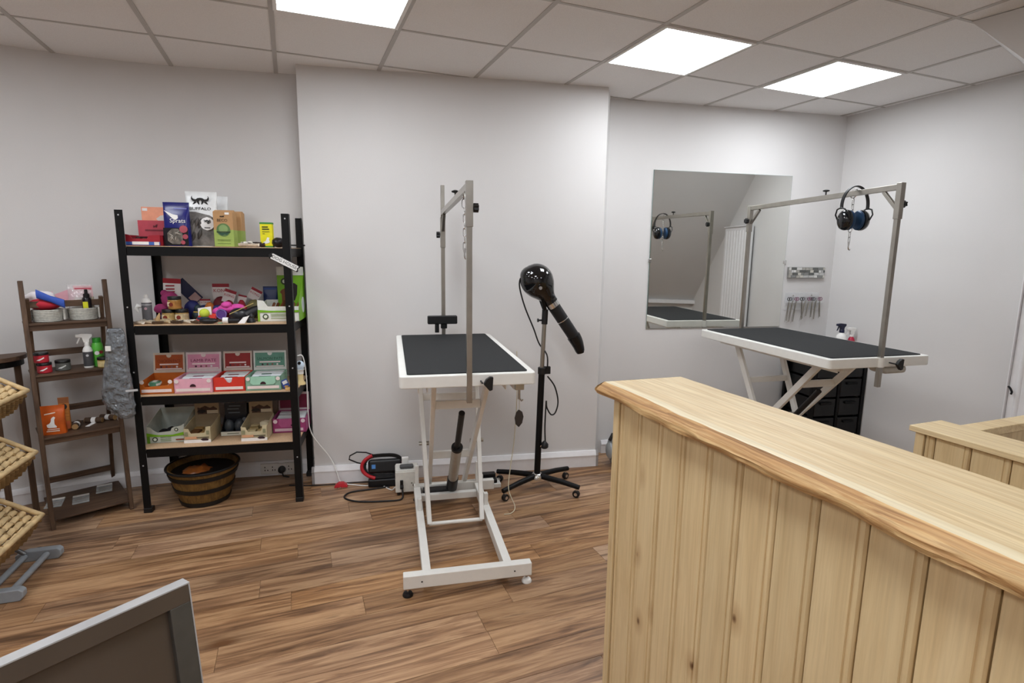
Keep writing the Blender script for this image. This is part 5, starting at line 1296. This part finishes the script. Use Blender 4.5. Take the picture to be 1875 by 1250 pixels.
obj('pouch_row', soft(soft(MB(), (-.03,.05,.05), (.03,.03,.045), 2), (.03,.05,.05), (.03,.03,.045), 5), mat('#3c4248', .35), t, smooth=180)
w_ = .205
t = thing('display_box', 'magenta display box with its lid up at the right end of the fourth shelf', 'box', S(.80,.165,z4), SY)
MG = mat('#a8447c', .5)
obj('tray', open_tray(w_,.19,.095,.10), MG, t)
obj('white_band', flat(rect(-.09,.085,.012,.03), -.0036), mat('#e0c4d2'), t)
obj('flap', flat([(-.06,.095),(.05,.095),(.06,.05),(.05,.038),(-.05,.038),(-.065,.06)], -.0042), mat('#b85c90'), t)
obj('thumb_hole', flat(rect(.01,.03,.045,.055), -.0048), mat('#3f1230'), t)
for sx in (-.085,.085): obj('round_seal', flat(circ(sx,.078,.013,16), -.0044), mat('#ecd9e2'), t)
obj('lid_card', MB().box(-.1,.1,.187,.19,.10,.225), mat('#d8c4cc', .5), t, bevel=.001)
obj('print_panel', MB().box(-.09,.09,.1855,.187,.115,.21), mat('#7b1d3f', .5), t)
for k in range(3): obj('sachet', MB().box(-.085,.09,.02+k*.055,.07+k*.055,.004,.088+.004*k), mat('#dfe3e6', .4), t, bevel=.004)

# ================================================================ LADDER SHELF GOODS
def lthing(name, label, cat, u, v, z, rz=0, group=None): return thing(name, label, cat, Ld(u,v,z), LY+R(rz), group)
ROPE = mat('#b9b8b0', .9, var=.18, vscale=90)
l1, l2, l3, l4 = LS[0][0]+.0005, LS[1][0]+.0005, LS[2][0]+.0005, LS[3][0]+.0005
for u_, lab in ((.105,'grey woven rope basket on the left of the ladder top tier'),(.268,'grey woven rope basket on the right of the ladder top tier')):
    t = lthing('rope_basket', lab, 'basket', u_, .185, l1, -18, 'rope baskets on the ladder')
    for k in range(7):
        obj('rope_coil', MB().tube([((.062+.001*k)*math.cos(a), (.062+.001*k)*math.sin(a), .0065+.0095*k) for a in [2*math.pi*i/28 for i in range(28)]], .0062, 6, True), ROPE, t, smooth=60)
    obj('floor_disc', MB().cyl((0,0,0),(0,0,.006),.06,n=24), ROPE, t)
    for sx in (-1, 1): obj('handle_tab', MB().box(sx*.076-.005,sx*.076+.005,-.014,.014,.006,.068), mat('#cfccc4', .8), t, bevel=.003)
t = lthing('bandana', 'red, white and blue dog bandana folded in the left rope basket', 'bandana', .115,.18,l1+.01, -18); t.scale = (1.1,1.1,1.2)
obj('red_fold', soft(MB(), (-.015,0,.075), (.07,.05,.03), 2), mat('#c02a3c', .8), t, smooth=180)
obj('white_fold', soft(MB(), (-.035,.015,.105), (.065,.035,.03), 4, M=None), mat('#e6e0e2', .8), t, smooth=180)
obj('blue_bone', MB().loft([[(x, y-.02, z) for x, y, z in r_] for r_ in [[(-.035+.11*f, -.028+.008*math.cos(g)*1, .125-.05*f+.016*math.sin(g)*(1+.35*abs(2*f-1))) for g in [2*math.pi*i/10 for i in range(10)]] for f in [k/10 for k in range(11)]]]), mat('#3557b5', .6), t, smooth=60)
obj('pink_card', MB().box(-.03,.04,.03,.032,.06,.125, rot(-12,'Y')), mat('#e3b9c0', .5), t)
t = lthing('pink_packet', 'clear bag with a pink header card in the right rope basket', 'packet', .262,.20,l1+.01, -18); t.scale = (1.15,1.0,1.2)
obj('bag', pouch_body(.10,.16,.05), clear('#f2eef0', .38, .1), t, smooth=60)
obj('header_card', MB().box(-.025,.055,-.004,-.002,.095,.155), mat('#e6c3c8', .5), t)
obj('header_card', MB().box(-.055,.02,.004,.006,.08,.145, rot(-22,'Y')), mat('#e0a9b4', .5), t)
obj('pink_band', MB().box(-.02,.05,-.0048,-.004,.135,.145), mat('#c9606f', .5), t)
for sx in (-.02,.0,.045): obj('chew_stick', MB().cyl((sx,0,.01),(sx+.004,0,.10),.008,n=8), mat('#d6cdb6', .6), t, smooth=50)
obj('film_top', MB().loft([[(-.09+.18*k/10, .01*math.sin(k*1.7)+.006*q, .15+.035*math.sin(k/10*math.pi)+.01*math.sin(k*2.3)) for q in (0,.3)] for k in range(11)], cap=False, closed=False), clear('#ffffff', .35, .08), t, smooth=60)
t = lthing('dropper_bottle', 'small black bottle with a yellow label in the right rope basket', 'bottle', .285,.155,l1+.008, -18); t.scale = (1.1,1.1,1.3)
obj('body', MB().lathe([(.019,0),(.021,.003),(.021,.085),(.017,.093),(.013,.095)], 18), mat('#151318', .25), t, smooth=40)
obj('cap', MB().lathe([(.014,.093),(.014,.108),(.008,.112),(.0075,.128),(.004,.13)], 16), BLACKP, t, smooth=40)
obj('yellow_label', flat(rect(-.014,.008,.03,.075), -.0215), mat('#d9da2a', .4), t)
# second tier
JR = mat('#c12f3c', .35); JG = mat('#5f615d', .3)
jar('red jar with a black lid, lower one of the stack of two on the ladder', Ld(.058,.135,l2), .034, .058, JR, BL, None, TXTW, 'jars on the ladder', 20)
jar('red jar with a black lid, standing on top of another red jar', Ld(.050,.145,l2+.0585), .034, .058, JR, BL, None, TXTW, 'jars on the ladder', 20)
jar('dark grey glass jar with a black lid, right of the stacked red jars', Ld(.142,.155,l2), .036, .060, JG, BL, None, mat('#cfd2cf'), 'jars on the ladder', 20)
t = trigger_bottle('spray_bottle', 'dark grey spray bottle with a white trigger head on the ladder second tier', Ld(.262,.15,l2), 30, .185, .025, WHITE, WHITE, mat('#4a4a4d', .4), dirx=-1)
obj('round_mark', MB().disc((.0,-.0258,.075), .007, -.0008, 14), mat('#c3c3c6'), t)
jar('gold jar with a pale label at the right of the ladder second tier', Ld(.33,.103,l2), .034, .062, mat('#a8873c', .3), BL, mat('#d8c692', .4, var=.2, vscale=50), None, None, 20)
t = lthing('green_bottle', 'bright green shampoo bottle with a coconut label behind the gold jar', 'bottle', .312,.172,l2)
obj('body', MB().lathe([(.028,0),(.031,.005),(.031,.11),(.027,.135),(.022,.142)], 20), mat('#5dbb44', .3), t, smooth=40)
obj('cap', MB().lathe([(.022,.14),(.022,.168),(.020,.171)], 18), mat('#2f9a2a', .35), t, smooth=40)
obj('coconut_print', flat(circ(-.008,.082,.012), -.0315), TXTW, t); obj('berry_print', flat(circ(.012,.086,.010), -.0315), mat('#7a2626'), t)
# third tier
t = lthing('treat_bag', 'orange foil treat bag with a white dog silhouette on the ladder third tier', 'bag', .062,.115,l3,-18)
obj('bag', pouch_body(.125,.165,.055), mat('#c4581c', .3, var=.2, vscale=20), t, smooth=50)
obj('dog_silhouette', patch([(-.02,.045),(-.012,.04),(.0,.05),(.022,.04),(.025,.045),(.014,.06),(.014,.085),(.02,.10),(.012,.104),(.0,.095),(-.002,.075),(-.012,.062),(-.022,.06)], .055,.165), TXTW, t)
obj('title_print', patch([(-.03,.115),(.02,.122),(.02,.128),(-.03,.121)], .055,.165), mat('#f0d9c6'), t)
obj('footer_print', patch(rect(-.025,.035,.018,.024), .055,.165), mat('#f0d9c6'), t)
obj('footer_print', patch(rect(-.02,.035,.029,.034), .055,.165), mat('#f0d9c6'), t)
t = lthing('tube_packet', 'slim orange and kraft carrot packet beside the foil treat bag', 'packet', .125,.175,l3,-18)
obj('packet', pouch_body(.052,.19,.035,.2), mat('#c67f3c', .45), t, smooth=50)
obj('kraft_header', patch(rect(-.025,.025,.155,.188), .035,.19, .0,.2), mat('#a86a42', .6), t)
obj('round_badge', patch(circ(.0,.135,.017), .035,.19,.0006,.2), mat('#1d1a1a'), t)
obj('orange_base', patch(rect(-.025,.025,.004,.05), .035,.19,.0004,.2), mat('#e0764a', .5), t)
for k in range(3): obj('crease', patch(rect(-.024,.024,.075+k*.02,.0765+k*.02), .035,.19,.0008,.2), mat('#8d5626'), t)
for u_, v_, rz_, lab in ((.172,.16,75,'bark-covered chew stick lying next to the carrot packet'),(.262,.20,-35,'bark-covered chew stick with a loose white paper tail'),(.335,.215,-50,'bark-covered chew stick nearest the right ladder rail')):
    t = lthing('chew_stick', lab, 'chew stick', u_, v_, l3, rz_, 'wood chew sticks on the ladder')
    obj('stick', MB().tube([(-.048,0,.018),(-.01,.002,.0182),(.045,0,.018)], [.0165,.0172,.0165], 14), mat('#4f3b2c', .8, bump=.8, bscale=60, var=.25), t, smooth=50)
    obj('cut_end', MB().cyl((.045,0,.018),(.0465,0,.018),.0158,n=14), mat('#a88558', .7), t)
    obj('cut_end', MB().cyl((-.0495,0,.018),(-.048,0,.018),.0158,n=14), mat('#a88558', .7), t)
    bnd = MB().cyl((-.012,.001,.018),(.012,.001,.018),.0178,n=14)
    if 'tail' in lab: bnd.box(-.011,.011,-.075,-.008,.0,.003)
    obj('paper_band', bnd, TXTW, t, smooth=40)
# bottom tier
for u_, v_, rz_, lab in ((.035,.24,-15,'clear flat packet at the left of the ladder bottom tier'),(.155,.20,-8,'clear flat packet in the middle of the ladder bottom tier'),(.285,.29,-10,'clear flat packet at the right of the ladder bottom tier')):
    t = lthing('flat_packet', lab, 'packet', u_, v_, l4, rz_, 'flat packets on the bottom tier')
    obj('film', MB().box(-.042,.042,-.065,.065,0,.009), clear('#e8ecec', .35, .08), t, bevel=.004)
    obj('card_strip', MB().box(-.04,.04,.035,.062,.0092,.0104), mat('#d9d6d2', .5), t)
    obj('contents', MB().box(-.03,.03,-.05,.03,.001,.007), mat('#5d4a3c', .6), t, bevel=.002)
